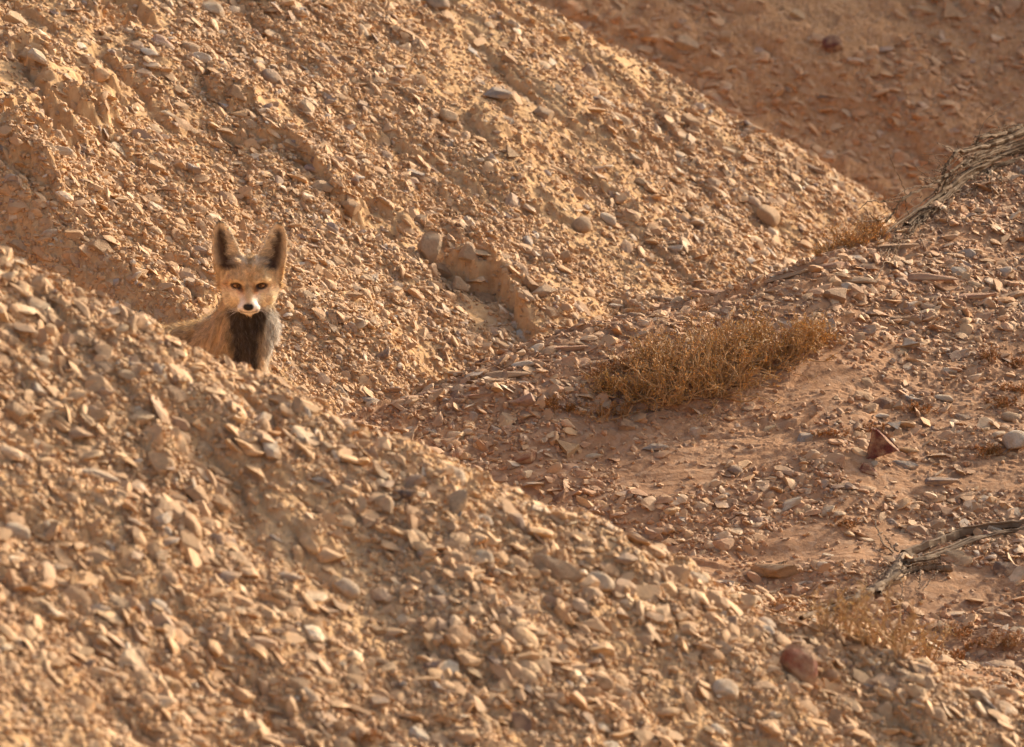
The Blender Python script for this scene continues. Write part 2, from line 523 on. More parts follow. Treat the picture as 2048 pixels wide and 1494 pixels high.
PAL = np.array([(.54, .35, .185), (.48, .30, .16), (.59, .42, .245), (.45, .31, .19), (.36, .25, .17), (.29, .21, .16), (.63, .50, .34), (.46, .26, .12), (.23, .145, .10), (.69, .58, .43), (.37, .32, .27)])
PN = ['tan', 'brown', 'sandy', 'dull brown', 'grey brown', 'dark grey', 'pale', 'orange brown', 'dark brown', 'cream', 'grey']
PW_LIT = np.array([.22, .16, .16, .10, .09, .04, .10, .08, .02, .05, .03]); PW_LIT /= PW_LIT.sum()
PW_RED = np.array([.14, .10, .13, .10, .13, .07, .12, .04, .05, .07, .07]); PW_RED /= PW_RED.sum()

def frames(x, y, rg, jit=0.6, tiltj=0.35):
    """orthonormal frame per stone: long axis trailing along the slope's own grain"""
    e = 0.03
    hx = (base_h(x + e, y) - base_h(x - e, y)) / (2 * e); hy = (base_h(x, y + e) - base_h(x, y - e)) / (2 * e)
    n = np.stack([-hx, -hy, np.ones_like(hx)], 1); n /= np.linalg.norm(n, axis=1)[:, None]
    wh = which(x, y)
    ri = (wh == 3)
    L = np.where(ri[:, None], np.array([[1.0, 0.42, 0]]), np.array([[0.86, -0.52, 0]]))
    L = L - (L * n).sum(1)[:, None] * n; L /= np.linalg.norm(L, axis=1)[:, None]
    M = np.cross(n, L)
    a = rg.normal(0, jit, len(x))
    L2 = L * np.cos(a)[:, None] + M * np.sin(a)[:, None]
    M2 = np.cross(n, L2)
    # imbrication: plates lean back into the slope
    t1 = rg.normal(0.0, tiltj, len(x)); t2 = rg.normal(0.12, tiltj, len(x))
    n3 = n + L2 * t1[:, None] + M2 * t2[:, None]; n3 /= np.linalg.norm(n3, axis=1)[:, None]
    L3 = L2 - (L2 * n3).sum(1)[:, None] * n3; L3 /= np.linalg.norm(L3, axis=1)[:, None]
    M3 = np.cross(n3, L3)
    return L3, M3, n3, n, wh

def spread(rg, num, y_lo, y_hi, x_lo=-1.5, x_hi=1.6):
    x = rg.uniform(x_lo, x_hi, num); y = rg.uniform(y_lo, y_hi, num)
    wh = which(x, y)
    ca, sa = math.cos(-0.65), math.sin(-0.65)
    m = fbm(np.where(wh == 3, x, x * ca + y * sa) * 2.2, np.where(wh == 3, y, -x * sa + y * ca) * 4.5, 3, 101)
    # keep off the parts of the gully that nobody sees
    d = CAM[None, :] - np.stack([x, y, base_h(x, y)], 1)
    vis = np.ones(len(x), bool)
    z0 = base_h(x, y) + 0.05
    for s in np.linspace(0.01, 0.30, 14):
        xx = x + d[:, 0] * s; yy = y + d[:, 1] * s; zz = z0 + (CAM[2] - z0) * s
        vis &= zz > base_h(xx, yy) - 0.02
    dens = np.where(wh == 3, np.clip(0.66 + 1.3 * m, 0.2, 1), np.clip(0.72 + 1.2 * m, 0.22, 1))
    dens = np.where(wh == 4, 0.55 + 0.7 * m, dens)
    if num > 300000: dens = np.where(wh == 3, dens * .55, dens); dens = np.where(wh == 0, 0.2, dens)
    dens = dens * (1 - 0.8 * bare_mask(x, y))
    keep = vis & (rg.uniform(size=len(x)) < dens)
    # the bare sand under the shrub
    for (sx, sy, ra, rb) in BARE:
        xr = (x - sx) * .92 + (y - sy) * .39; yr = -(x - sx) * .39 + (y - sy) * .92
        keep &= ~(((xr / (ra * 1.35)) ** 2 + (yr / (rb * .85)) ** 2 + .5 * fbm(x * 9, y * 14, 2, 111) < 1) & (rg.uniform(size=len(x)) < 0.93))
    return x[keep], y[keep]

BARE = []
for (px, py, ra, rb) in [(1590, 775, .17, .13), (1500, 900, .2, .1), (1330, 960, .12, .1), (1800, 950, .13, .12), (1700, 1080, .22, .15), (1900, 1190, .16, .15), (1990, 1385, .1, .1),
                         (1650, 30, .3, .3), (1250, 20, .02, .02), (2000, 940, .12, .1)]:
    p = hit(px, py); BARE.append((p[0], p[1], ra * .66, rb * .66))

def scatter_mesh(name, templates, F, x, y, size, rg, sink, flat=(0.28, 0.6), el=(0.55, 0.9), soilish=0.0, jit=0.6, tiltj=0.35):
    L, M, Nn, n, wh = frames(x, y, rg, jit, tiltj)
    num = len(x)
    s1 = size; s2 = size * rg.uniform(el[0], el[1], num); s3 = size * rg.uniform(flat[0], flat[1], num)
    z = full_h(x, y)
    C = np.stack([x, y, z], 1) + n * (s3 * (1 - 2 * sink))[:, None] * 0.5
    ti = rg.integers(0, len(templates), num)
    T = np.stack(templates)[ti]
    V = (T[:, :, 0:1] * s1[:, None, None]) * L[:, None, :] + (T[:, :, 1:2] * s2[:, None, None]) * M[:, None, :] + (T[:, :, 2:3] * s3[:, None, None]) * Nn[:, None, :] + C[:, None, :]
    nv = T.shape[1]
    FF = F[None, :, :] + (np.arange(num) * nv)[:, None, None]
    pi = np.where(wh == 3, rg.choice(len(PAL), num, p=PW_RED), rg.choice(len(PAL), num, p=PW_LIT))
    col = PAL[pi] * rg.uniform(0.85, 1.15, num)[:, None]
    soil = np.where((wh == 3)[:, None], np.array([[.46, .28, .165]]), np.where((wh == 4)[:, None], np.array([[.48, .24, .105]]), np.where((wh == 1)[:, None], np.array([[.55, .37, .21]]), np.array([[.56, .34, .165]]))))
    k = (rg.uniform(size=num) < soilish)[:, None]
    col = np.where(k, soil * rg.uniform(0.85, 1.12, num)[:, None], col)
    col = np.where((wh == 1)[:, None], col * np.array([[1.02, .97, .88]]), col)
    col = np.where((wh == 3)[:, None], col * np.array([[.98, .90, .82]]), col)
    far = (wh == 4)[:, None]
    col = np.where(far, col * 0.5 + soil * 0.45, col)
    tone = np.repeat(col[:, None, :], nv, 1).reshape(-1, 3)
    o = np_mesh(name, V.reshape(-1, 3), FF.reshape(-1, 3), STONE_MANY, smooth=False, tone=tone)
    return link(o)

x, y = spread(rng, 520000, -5.9, 3.0)
s = 0.0040 + 0.0055 * rng.uniform(size=len(x)) ** 2
print('grit', len(x))
tag(scatter_mesh('grit', TSMALL, OCTF, x, y, s, rng, 0.30, (0.35, 1.0), (0.5, 1.0), 0.70, 1.2, 0.6), 'fine crumbs and grit covering the stony slopes', None, None, 'stuff')
x, y = spread(rng, 125000, -5.9, 5.4)
s = 0.0075 + 0.017 * rng.uniform(size=len(x)) ** 3.0
s = s * np.where(y < -1.9, np.interp(y, [-5.5, -3.6, -2.6], [.72, 1.02, 1.26]), np.where(y > 2.9, 1.1, np.where(which(x, y) == 3, 1.05, 1.0)))
GR = scatter_mesh('gravel', TBIG, ico2[1], x, y, s, rng, 0.33, (0.16, 0.44), (0.42, 0.9), 0.38, 0.5, 0.45)
tag(GR, 'tan and grey gravel strewn over the slopes', None, None, 'stuff')
print('gravel', len(x), np.bincount(which(x, y)))

# ------------------------------------------------------------------ the fox
def seg_dist(P, a, b):
    a = np.array(a, np.float32); b = np.array(b, np.float32)
    ab = b - a; L2 = float((ab * ab).sum())
    X, Y, Z = P
    t = ((X - a[0]) * ab[0] + (Y - a[1]) * ab[1] + (Z - a[2]) * ab[2]) / L2
    np.clip(t, 0, 1, out=t)
    return np.sqrt((X - a[0] - t * ab[0]) ** 2 + (Y - a[1] - t * ab[1]) ** 2 + (Z - a[2] - t * ab[2]) ** 2), t

def rcone(P, a, b, ra, rb):
    d, t = seg_dist(P, a, b)
    return d - (ra + (rb - ra) * t)

def ell(P, c, r):
    X, Y, Z = P
    k0 = np.sqrt(((X - c[0]) / r[0]) ** 2 + ((Y - c[1]) / r[1]) ** 2 + ((Z - c[2]) / r[2]) ** 2)
    return (k0 - 1.0) * min(r)

def union(a, b, k):
    h = np.clip(0.5 + 0.5 * (b - a) / k, 0, 1)
    return b * (1 - h) + a * h - k * h * (1 - h)

EARS = []
for sx in (-1, 1):
    base = np.array([sx * 34.0, 76.0, 62.0]); tip = np.array([56.8, 73.0, 157.0]) if sx > 0 else np.array([-56.5, 68.0, 160.0])
    v = tip - base; Lr = np.linalg.norm(v); v = v / Lr
    w_ = np.array([0.20 if sx > 0 else 0.02, -1.0, 0.0]); w_ -= v * (w_ @ v); w_ /= np.linalg.norm(w_)     # opening faces the camera
    u_ = np.cross(w_, v) * 1.0
    if u_[0] < 0: u_ = -u_
    EARS.append((sx, base, u_, v, w_, Lr))

def ear_coords(P, e):
    sx, base, u_, v, w_, Lr = e
    X, Y, Z = P[0] - base[0], P[1] - base[1], P[2] - base[2]
    return (X * u_[0] + Y * u_[1] + Z * u_[2]) * sx, (X * v[0] + Y * v[1] + Z * v[2]) / Lr, X * w_[0] + Y * w_[1] + Z * w_[2]   # u grows outward

def ear_hw(t):
    tt = np.clip(t, 0, 1)
    return np.interp(tt, [0, .15, .32, .45, .55, .66, .77, .84, .90, .95, .98, 1.0], [31, 29.5, 27.3, 25.3, 23.3, 20.7, 17.6, 15.2, 12.3, 8.8, 5.5, 1.5])

def ear_sdf(P, e):
    u, t, w = ear_coords(P, e)
    hw = ear_hw(t)
    cen = 2.0 * np.sin(np.clip(t, 0, 1) * 3.1)
    du = np.abs(u - cen) - hw
    du = np.maximum(du, (t - 1.0) * e[5]); du = np.maximum(du, (-0.28 - t) * e[5])
    cup = 15.0 * ((u - cen) / (hw + 8)) ** 2 - 9.0 * (1 - np.clip(t, 0, 1))
    dw = np.abs(w - cup) - (2.3 + 2.0 * (1 - np.clip(t, 0, 1)))
    return np.maximum(du * 0.8, dw * 0.75)

def fox_sdf(P):
    X, Y, Z = P
    A = (np.abs(X), Y, Z)
    # head
    d = ell(P, (0, 84, 52), (50, 48, 43))
    d = union(d, ell(A, (25, 72, 28), (24.5, 30, 24)), 16)                 # cheeks and ruff
    d = union(d, ell(A, (23, 86, 15), (17, 26, 19)), 16)
    d = union(d, rcone(P, (0, 58, 34), (0, 12, 4.5), 24, 13.5), 14)        # muzzle
    d = union(d, ell(A, (10.5, 17, -2.0), (11.0, 15, 9.5)), 6)              # whisker pads
    d = union(d, rcone(P, (0, 52, 2), (0, 19, -5.0), 20, 10.0), 6)         # lower jaw
    d = union(d, ell(A, (21, 46, 50), (16, 12, 8)), 9)                    # brows
    d = -union(-d, ell(A, (24.5, 36.5, 38.5), (10, 8, 6)), 3)             # eye sockets
    d = union(d, ell(P, (0, 4, 1.5), (9.2, 6.5, 7.0)), 2.0)               # nose pad
    d = -union(-d, ell(A, (5.5, -1.5, 0.0), (2.0, 3.0, 1.8)), 1)
    for e in EARS:
        d = union(d, ear_sdf(P, e), 7)
    # neck, chest, trunk
    d = union(d, rcone(P, (-4, 108, 22), (-12, 150, -52), 41, 54), 22)
    d = union(d, rcone(P, (-14, 146, -50), (-24, 165, -140), 52, 44), 26)
    d = union(d, rcone(P, (-40, 210, -90), (-116, 400, -136), 64, 62), 34)
    d = union(d, rcone(P, (-116, 400, -136), (-190, 580, -168), 62, 57), 30)
    d = union(d, ell(P, (-60, 250, -150), (52, 90, 62)), 25)
    # legs
    for (sh, el, wr, pw) in (((2, 180, -160), (-2, 192, -225), (-4, 178, -312), (-5, 172, -382)),
                             ((-62, 205, -160), (-68, 222, -228), (-66, 210, -312), (-66, 206, -382))):
        d = union(d, rcone(P, sh, el, 27, 17), 18)
        d = union(d, rcone(P, el, wr, 16.5, 11), 8)
        d = union(d, rcone(P, wr, pw, 11, 10), 5)
        d = union(d, ell(P, (pw[0], pw[1] - 12, pw[2] - 6), (15, 24, 10)), 8)
        for k in (-1.5, -0.5, 0.5, 1.5):
            d = union(d, ell(P, (pw[0] + k * 6.5, pw[1] - 31 + abs(k) * 3, pw[2] - 8), (4.2, 9, 6.5)), 2.0)
    for ox, oy in ((0, 0), (-66, 34)):
        hip = (-160 + ox, 552 + oy, -140); kn = (-142 + ox, 520 + oy, -215); hk = (-168 + ox, 600 + oy, -262); pw = (-164 + ox, 584 + oy, -340)
        d = union(d, rcone(P, hip, kn, 50, 27), 22)
        d = union(d, rcone(P, kn, hk, 23, 11), 8)
        d = union(d, rcone(P, hk, pw, 11, 10), 5)
        d = union(d, ell(P, (pw[0], pw[1] - 14, pw[2] - 6), (14, 26, 10)), 8)
    # brush
    d = union(d, rcone(P, (-205, 620, -112), (-232, 690, -170), 20, 26), 18)
    d = union(d, rcone(P, (-232, 690, -170), (-262, 748, -262), 30, 36), 14)
    d = union(d, rcone(P, (-262, 748, -262), (-272, 775, -318), 34, 12), 10)
    return d

def surface_nets(F, org, h):
    nx, ny, nz = F.shape
    S = F < 0
    c = np.zeros((nx - 1, ny - 1, nz - 1), np.uint8)
    for a in (0, 1):
        for b in (0, 1):
            for e in (0, 1):
                c += S[a:nx - 1 + a, b:ny - 1 + b, e:nz - 1 + e]
    act = (c > 0) & (c < 8)
    I, J, K = np.nonzero(act)
    idx = np.full(act.shape, -1, np.int64); idx[I, J, K] = np.arange(len(I))
    acc = np.zeros((len(I), 3)); cnt = np.zeros(len(I))
    corners = [(a, b, e) for a in (0, 1) for b in (0, 1) for e in (0, 1)]
    for p in corners:
        for ax in range(3):
            if p[ax] == 0:
                q = list(p); q[ax] = 1
                f0 = F[I + p[0], J + p[1], K + p[2]].astype(float); f1 = F[I + q[0], J + q[1], K + q[2]].astype(float)
                m = (f0 < 0) != (f1 < 0)
                t = np.where(m, f0 / np.where(f0 == f1, 1, f0 - f1), 0)
                pos = np.repeat(np.array(p, float)[None, :], len(I), 0); pos[:, ax] += t
                acc[m] += pos[m]; cnt[m] += 1
    V = (acc / cnt[:, None] + np.stack([I, J, K], 1)) * h + org
    quads = []
    for ax in range(3):
        sl0 = [slice(None)] * 3; sl1 = [slice(None)] * 3
        sl0[ax] = slice(0, -1); sl1[ax] = slice(1, None)
        A = S[tuple(sl0)]; B = S[tuple(sl1)]
        o1, o2 = [a for a in range(3) if a != ax]
        cr = np.stack(np.nonzero(A != B), 1)
        inb = (cr[:, o1] > 0) & (cr[:, o2] > 0) & (cr[:, o1] < act.shape[o1]) & (cr[:, o2] < act.shape[o2])
        cr = cr[inb]
        fl = A[tuple(cr.T)]
        qs = []
        for d1, d2 in ((0, 0), (-1, 0), (-1, -1), (0, -1)):
            k = cr.copy(); k[:, o1] += d1; k[:, o2] += d2
            qs.append(idx[tuple(k.T)])
        Q = np.stack(qs, 1)
        if ax == 1: fl = ~fl
        Q[~fl] = Q[~fl][:, ::-1]
        quads.append(Q)
    return V, np.concatenate(quads)

def grad(P3):
    e = 0.6
    g = np.zeros_like(P3)
    for a in range(3):
        p = P3.copy(); p[:, a] += e; m = P3.copy(); m[:, a] -= e
        g[:, a] = fox_sdf((p[:, 0], p[:, 1], p[:, 2])) - fox_sdf((m[:, 0], m[:, 1], m[:, 2]))
    g /= np.linalg.norm(g, axis=1)[:, None] + 1e-9
    return g

def lerp(a, b, k):
    return a * (1 - k[:, None]) + b * k[:, None]

def blob(P, c, r, soft=0.35):
    k = np.sqrt(sum(((P[:, a] - c[a]) / r[a]) ** 2 for a in range(3)))
    return 1 - sstep(1 - soft, 1 + soft, k)

def fox_colour(P, n=None):
    """coat colours by place on the body (millimetres from the nose)"""
    X, Y, Z = P[:, 0], P[:, 1], P[:, 2]
    A = P.copy(); A[:, 0] = np.abs(X)
    nz = fbm(X * 0.09 + Y * 0.05, Z * 0.09 + Y * 0.07, 3, 301)
    C = np.repeat(np.array([[.50, .34, .175]]), len(P), 0)                       # golden grizzled back
    C *= (1 + 0.45 * nz)[:, None]
    under = sstep(-150, -215, Z) * (Y > 140)
    C = lerp(C, np.array([.50, .40, .27]), under * 0.7)
    head = (Y < 150) & (Z > -25)
    hd = sstep(-42, -12, Z) * (1 - sstep(118, 150, Y))
    C = lerp(C, np.array([.72, .53, .30]), hd)                                   # crown
    C = lerp(C, np.array([.47, .33, .19]), blob(P, (0, 60, 92), (7, 45, 26), .6) * .75)
    C = lerp(C, np.array([.66, .36, .115]), blob(A, (16, 36, 33), (20, 22, 9), .6) * .95)  # rusty round the eyes
    C = lerp(C, np.array([.60, .25, .06]), blob(A, (15, 28, 26), (8, 22, 11), .5) * .9)
    C = lerp(C, np.array([.64, .34, .13]), blob(A, (34, 45, 36), (14, 20, 9), .5) * .7)
    C = lerp(C, np.array([.66, .47, .25]), blob(P, (0, 30, 40), (8, 30, 26), .5) * .6)
    C = lerp(C, np.array([.86, .75, .58]), blob(A, (31, 55, 10), (30, 48, 24), .4) * .97)  # cream cheeks
    C = lerp(C, np.array([.92, .86, .77]), blob(A, (14, 20, 5), (12, 28, 14), .6) * .95)  # white lips
    C = lerp(C, np.array([.90, .85, .76]), blob(P, (0, 20, -8), (17, 24, 8), .3) * .95)
    C = lerp(C, np.array([.68, .42, .20]), blob(P, (0, 17, 17), (6.5, 18, 10), .5) * .9)  # bridge
    # neck: pale on the flanks, sooty bib under the chin
    nk = sstep(0, -22, Z) * (1 - sstep(205, 250, Y)) * (Y > 60)
    C = lerp(C, np.array([.68, .53, .35]), nk * .9)
    C = lerp(C, np.array([.50, .46, .41]), nk * sstep(14, 34, X) * .9)
    cx = np.interp(-Z, [0, 15, 63, 110, 150, 230], [-5, -5, -9.5, -9, -7, -5]); hw = np.interp(-Z, [0, 12, 63, 110, 150, 240, 300], [34, 39, 29, 23, 19, 10, 0])
    bib = (1 - sstep(hw - 10, hw + 9, np.abs(X - cx) + 4 * nz)) * sstep(4, -10, Z) * (1 - sstep(150, 175, Y)) * (Y > 45)
    C = lerp(C, np.array([.062, .048, .043]) * (1 + .5 * nz)[:, None], bib * .95)
    # lower legs
    C = lerp(C, np.array([.30, .20, .12]), sstep(-250, -330, Z) * .5)
    # ears
    for e in EARS:
        u, t, w = ear_coords((X, Y, Z), e)
        hw = ear_hw(t) + 1e-3
        inn = ((t > 0.02) & (np.abs(u) < hw + 4)).astype(float) * sstep(-0.02, 0.10, t)
        front = np.ones(len(P)) if n is None else sstep(-0.2, 0.15, n @ e[4])
        C = lerp(C, np.array([.74, .60, .42]), inn * sstep(66, 84, Z) * .9)
        C = lerp(C, np.array([.86, .75, .58]), inn * front * sstep(2, -12, u) * sstep(78, 98, Z) * .85)
        dark = np.exp(-(((u - np.interp(t, [.1, .32, .55, .77], [4, 8, 5, 2.5])) / (np.interp(t, [.1, .32, .55, .77, .9], [15, 14, 14, 11, 6]))) ** 2) ** 1.6) * sstep(0.02, 0.12, t) * (1 - sstep(0.76, 0.93, t))
        C = lerp(C, np.array([.075, .045, .034]), dark * front * .96 * inn)
        low = np.exp(-((t - 0.13) / 0.08) ** 2) * (np.abs(u) < 20)
        C = lerp(C, np.array([.10, .055, .04]), low * front * .35 * inn)
        rim = sstep(0.93, 0.99, t + 0.00 * u) * sstep(.45, .95, np.sqrt(np.clip(np.abs(u) / hw, 0, 3) ** 2 * .3 + sstep(.9, .99, t)))
        C = lerp(C, np.array([.03, .022, .018]), np.clip(rim, 0, 1) * .95)
        C = lerp(C, np.array([.06, .045, .035]), (1 - front) * inn * sstep(.45, .6, t) * .6)
    # dark lids and tear lines
    lid = 1 - sstep(0.85, 1.25, np.sqrt(((A[:, 0] - 24.3) / 12.0) ** 2 + ((Z - 38.3 - 0.10 * (A[:, 0] - 24)) / 6.6) ** 2))
    lid = lid * (Y < 60)
    C = lerp(C, np.array([.045, .025, .018]), lid * .95)
    tear = blob(A, (13.5, 30, 31), (4.5, 14, 4.0), .5)
    C = lerp(C, np.array([.10, .045, .025]), tear * .7)
    nose = blob(P, (0, 2, 1.8), (10.2, 8.5, 7.6), .10)
    C = lerp(C, np.array([.012, .011, .012]), nose)
    lip = np.exp(-((Z + 9.0 + 0.012 * X ** 2 * -1) / 1.4) ** 2) * (np.abs(X) < 19) * (Y < 36)
    C = lerp(C, np.array([.10, .06, .045]), lip * .75)
    return np.clip(C, 0, 1), nose, lid, bib

def build_fox(loc, yaw=0.0):
    h = 2.5
    boxes = (-310, 105, -12, 800, -410, 172)
    xs = np.arange(boxes[0], boxes[1], h); ys = np.arange(boxes[2], boxes[3], h); zs = np.arange(boxes[4], boxes[5], h)
    F = np.empty((len(xs), len(ys), len(zs)), np.float32)
    for a in range(0, len(ys), 40):
        b = min(len(ys), a + 40)
        X, Y, Z = np.meshgrid(xs.astype(np.float32), ys[a:b].astype(np.float32), zs.astype(np.float32), indexing='ij')
        F[:, a:b, :] = fox_sdf((X, Y, Z))
    V, Q = surface_nets(F, np.array([xs[0], ys[0], zs[0]]), h)
    del F
    G = grad(V)
    # pull the head's vertices onto the exact surface
    dd = fox_sdf((V[:, 0], V[:, 1], V[:, 2])); V = V - G * np.clip(dd, -1.2, 1.2)[:, None] * 0.8
    # orient faces outward
    fn = np.cross(V[Q[:, 1]] - V[Q[:, 0]], V[Q[:, 2]] - V[Q[:, 0]])
    flip = (fn * G[Q[:, 0]]).sum(1) < 0
    Q[flip] = Q[flip][:, ::-1]
    C, nose, lid, bib = fox_colour(V, G)
    m, t, b = mat('fox coat')
    a = t.nodes.new('ShaderNodeAttribute'); a.attribute_name = 'tone'
    tc = t.nodes.new('ShaderNodeTexCoord').outputs['Object']
    n1 = N(t, 'ShaderNodeTexNoise', Scale=260.0, Detail=4.0, Roughness=0.7); t.links.new(tc, n1.inputs['Vector'])
    k = ramp(t, n1.outputs[0], [(0.3, (.75, .73, .70)), (0.7, (1.12, 1.1, 1.08))])
    t.links.new(mixc(t, 1.0, a.outputs['Color'], k, 'MULTIPLY'), b.inputs['Base Color'])
    ra = t.nodes.new('ShaderNodeAttribute'); ra.attribute_name = 'gloss'
    mr = N(t, 'ShaderNodeMapRange'); mr.inputs[3].default_value = 0.85; mr.inputs[4].default_value = 0.38
    t.links.new(ra.outputs['Fac'], mr.inputs[0]); t.links.new(mr.outputs[0], b.inputs['Roughness'])
    body = np_mesh('fox', V * 0.001, Q, m, smooth=True, tone=C)
    ga = body.data.attributes.new('gloss', 'FLOAT', 'POINT'); ga.data.foreach_set('value', nose.astype(np.float32))
    link(body)
    body.location = loc; body.rotation_euler = (0, 0, yaw)
    tag(body, 'sandy fox with big upright ears and a dark bib looking over the near slope', 'fox')
    # ---- fur: tapered hairs growing off the skin
    rg = np.random.default_rng(5)
    P0, P1, P2 = V[Q[:, 0]], V[Q[:, 1]], V[Q[:, 2]]
    ar = np.linalg.norm(np.cross(P1 - P0, V[Q[:, 3]] - P0), axis=1)
    fc = (P0 + P2) / 2
    seen = np.where((fc[:, 2] > -215) & (fc[:, 1] < 260), 1.0, 0.16) * np.where(fc[:, 2] > -22, 1.5, 1.0)
    pr = ar * seen; pr /= pr.sum()
    NH = 105000
    fi = rg.choice(len(Q), NH, p=pr)
    a_, b_ = rg.uniform(size=(2, NH, 1))
    R = (V[Q[fi, 0]] * (1 - a_) + V[Q[fi, 1]] * a_) * (1 - b_) + (V[Q[fi, 3]] * (1 - a_) + V[Q[fi, 2]] * a_) * b_
    g = grad(R)
    X, Y, Z = R[:, 0], R[:, 1], R[:, 2]
    hc, hn, hl, hb = fox_colour(R, g)
    # direction of lie: away from the nose over the head, down and back over neck and trunk
    away = R - np.array([0, 0, 14.0]); away /= np.linalg.norm(away, axis=1)[:, None]
    downb = np.array([-0.25, 0.55, -0.85]) + np.zeros_like(R); downb[:, 0] += 0.25 * np.sign(X + 15) * (Z > -120)
    chest = np.array([0, -0.05, -1.0]) + np.zeros_like(R)
    hk = (sstep(-30, 0, Z) * (1 - sstep(110, 150, Y)))[:, None]
    ck = ((1 - sstep(150, 200, Y)))[:, None]
    flow = away * hk + (chest * ck + downb * (1 - ck)) * (1 - hk)
    inear = np.zeros(NH, bool)
    for e in EARS:
        u, tt, ww = ear_coords((X, Y, Z), e)
        m_ = (tt > 0.05) & (np.abs(u) < ear_hw(tt) + 6) & (Z > 75)
        inear |= m_
        fl = e[3][None, :] * 0.8 + (e[0] * e[2])[None, :] * np.where(u < 2, 1.0, -0.15)[:, None]
        flow = np.where(m_[:, None], fl, flow)
    flow = flow - (flow * g).sum(1)[:, None] * g
    flow /= np.linalg.norm(flow, axis=1)[:, None] + 1e-6
    muz = np.clip(1 - np.sqrt(X ** 2 + (Y - 5) ** 2 + (Z - 5) ** 2) / 60, 0, 1)
    ln = np.where(Z > -15, 7.5, 17.0)
    ln = ln + 9 * blob(R * np.array([-1, 1, 1]) ** 0, (0, 110, -5), (75, 50, 26), .5)
    ln = np.where((np.abs(X) > 34) & (Z < 40) & (Z > -30) & (Y < 125), 13.0, ln)
    ln = ln * (1 - 0.8 * muz)
    ln = np.where(inear, 4.5, ln)
    for e in EARS:
        u, tt, ww = ear_coords((X, Y, Z), e)
        ln = np.where(inear & (u * 1.0 < -2) & (u > -26) & (tt > .14) & (tt < .75) & (g @ e[4] > 0.1) & (np.sign(X) == e[0]), 12.0, ln)
    keep = (hn < 0.2) & ~((np.abs(np.abs(X) - 24.4) < 11.5) & (np.abs(Z - 38) < 7) & (Y < 60)) & ~((Z < -300))
    keep &= ~((hl > 0.5))
    ln = ln * rg.uniform(0.6, 1.25, NH)
    wd = np.where(ln > 10, 0.62, 0.5) * rg.uniform(0.7, 1.2, NH)
    lift = np.where(inear, 0.55, 0.42) + 0.16 * rg.normal(size=NH)
    cl = np.stack([fbm(X / 9 + k * 31.7, (Z + 0.7 * Y) / 11 - k * 17.1, 2, 330 + k) for k in range(3)], 1)
    flow = flow + cl * np.where(inear, .2, .75)[:, None]
    hc = hc * (1 + 0.28 * cl[:, :1])
    ln = ln * (1 + 0.5 * cl[:, 1])
    d1 = flow * 1.0 + g * lift[:, None] + 0.16 * rg.normal(size=(NH, 3)); d1 /= np.linalg.norm(d1, axis=1)[:, None]
    d2 = flow * 1.0 + g * (lift * 0.45)[:, None] + 0.2 * rg.normal(size=(NH, 3)); d2 /= np.linalg.norm(d2, axis=1)[:, None]
    side = np.cross(d1, rg.normal(size=(NH, 3)) * 0.5 + g); side /= np.linalg.norm(side, axis=1)[:, None] + 1e-6
    r0 = R - g * 0.6; r1 = r0 + d1 * (ln * 0.5)[:, None]; r2 = r1 + d2 * (ln * 0.5)[:, None]
    sw = side * wd[:, None]
    HV = np.stack([r0 - sw, r0 + sw, r1 + sw * 0.75, r1 - sw * 0.75, r2], 1)[keep]
    n = len(HV); base = (np.arange(n) * 5)[:, None]
    Fq = base + np.array([[0, 1, 2, 3]]); Ft = base + np.array([[3, 2, 4]])
    cc = hc * rg.uniform(0.72, 1.25, NH)[:, None]
    cc = np.clip(cc + (rg.uniform(size=NH) < 0.08)[:, None] * (hb > .5)[:, None] * 0.10, 0, 1)[keep]
    # grizzled tips on back and nape
    tipc = lerp(cc, cc * 1.25, np.ones(n))
    HC = np.stack([cc * .9, cc * .9, cc, cc, tipc], 1).reshape(-1, 3)
    m, t, b = mat('fox hair')
    a = t.nodes.new('ShaderNodeAttribute'); a.attribute_name = 'tone'
    t.links.new(a.outputs['Color'], b.inputs['Base Color']); b.inputs['Roughness'].default_value = 0.55
    tr = t.nodes.new('ShaderNodeBsdfTranslucent'); t.links.new(a.outputs['Color'], tr.inputs[0])
    mx = t.nodes.new('ShaderNodeMixShader'); mx.inputs[0].default_value = 0.42
    t.links.new(b.outputs[0], mx.inputs[1]); t.links.new(tr.outputs[0], mx.inputs[2]); t.links.new(mx.outputs[0], t.nodes['Material Output'].inputs[0])
    fur = np_mesh('fur', HV.reshape(-1, 3) * 0.001, [Fq, Ft], m, smooth=False, tone=HC)
    link(fur, body); fur['kind'] = 'stuff'
    # ---- eyes
    for sx in (-1, 1):
        import bmesh
        bm = bmesh.new(); bmesh.ops.create_uvsphere(bm, u_segments=32, v_segments=24, radius=0.0078)
        bmesh.ops.rotate(bm, verts=bm.verts, cent=(0, 0, 0), matrix=Matrix.Rotation(math.pi / 2, 3, 'X'))
        me = D.meshes.new('eye'); bm.to_mesh(me); bm.free()
        me.polygons.foreach_set('use_smooth', [True] * len(me.polygons))
        o = D.objects.new('eye', me); link(o, body)
        yy = np.linspace(0, 90, 361); col = np.full_like(yy, sx * 24.4)
        f = fox_sdf((col, yy, np.full_like(yy, 38.2)))
        ysurf = yy[int(np.argmax(f < 0))]
        o.location = (sx * 0.0244, ysurf * 0.001 + 0.0030, 0.0383); o.scale = (1.22, 0.85, 0.60)
        o.rotation_euler = (0, -sx * 0.22, -sx * 0.25)
        me.materials.append(EYE)
    # ---- whiskers
    wm = plain('whisker', (.5, .45, .4), (.7, .65, .6))
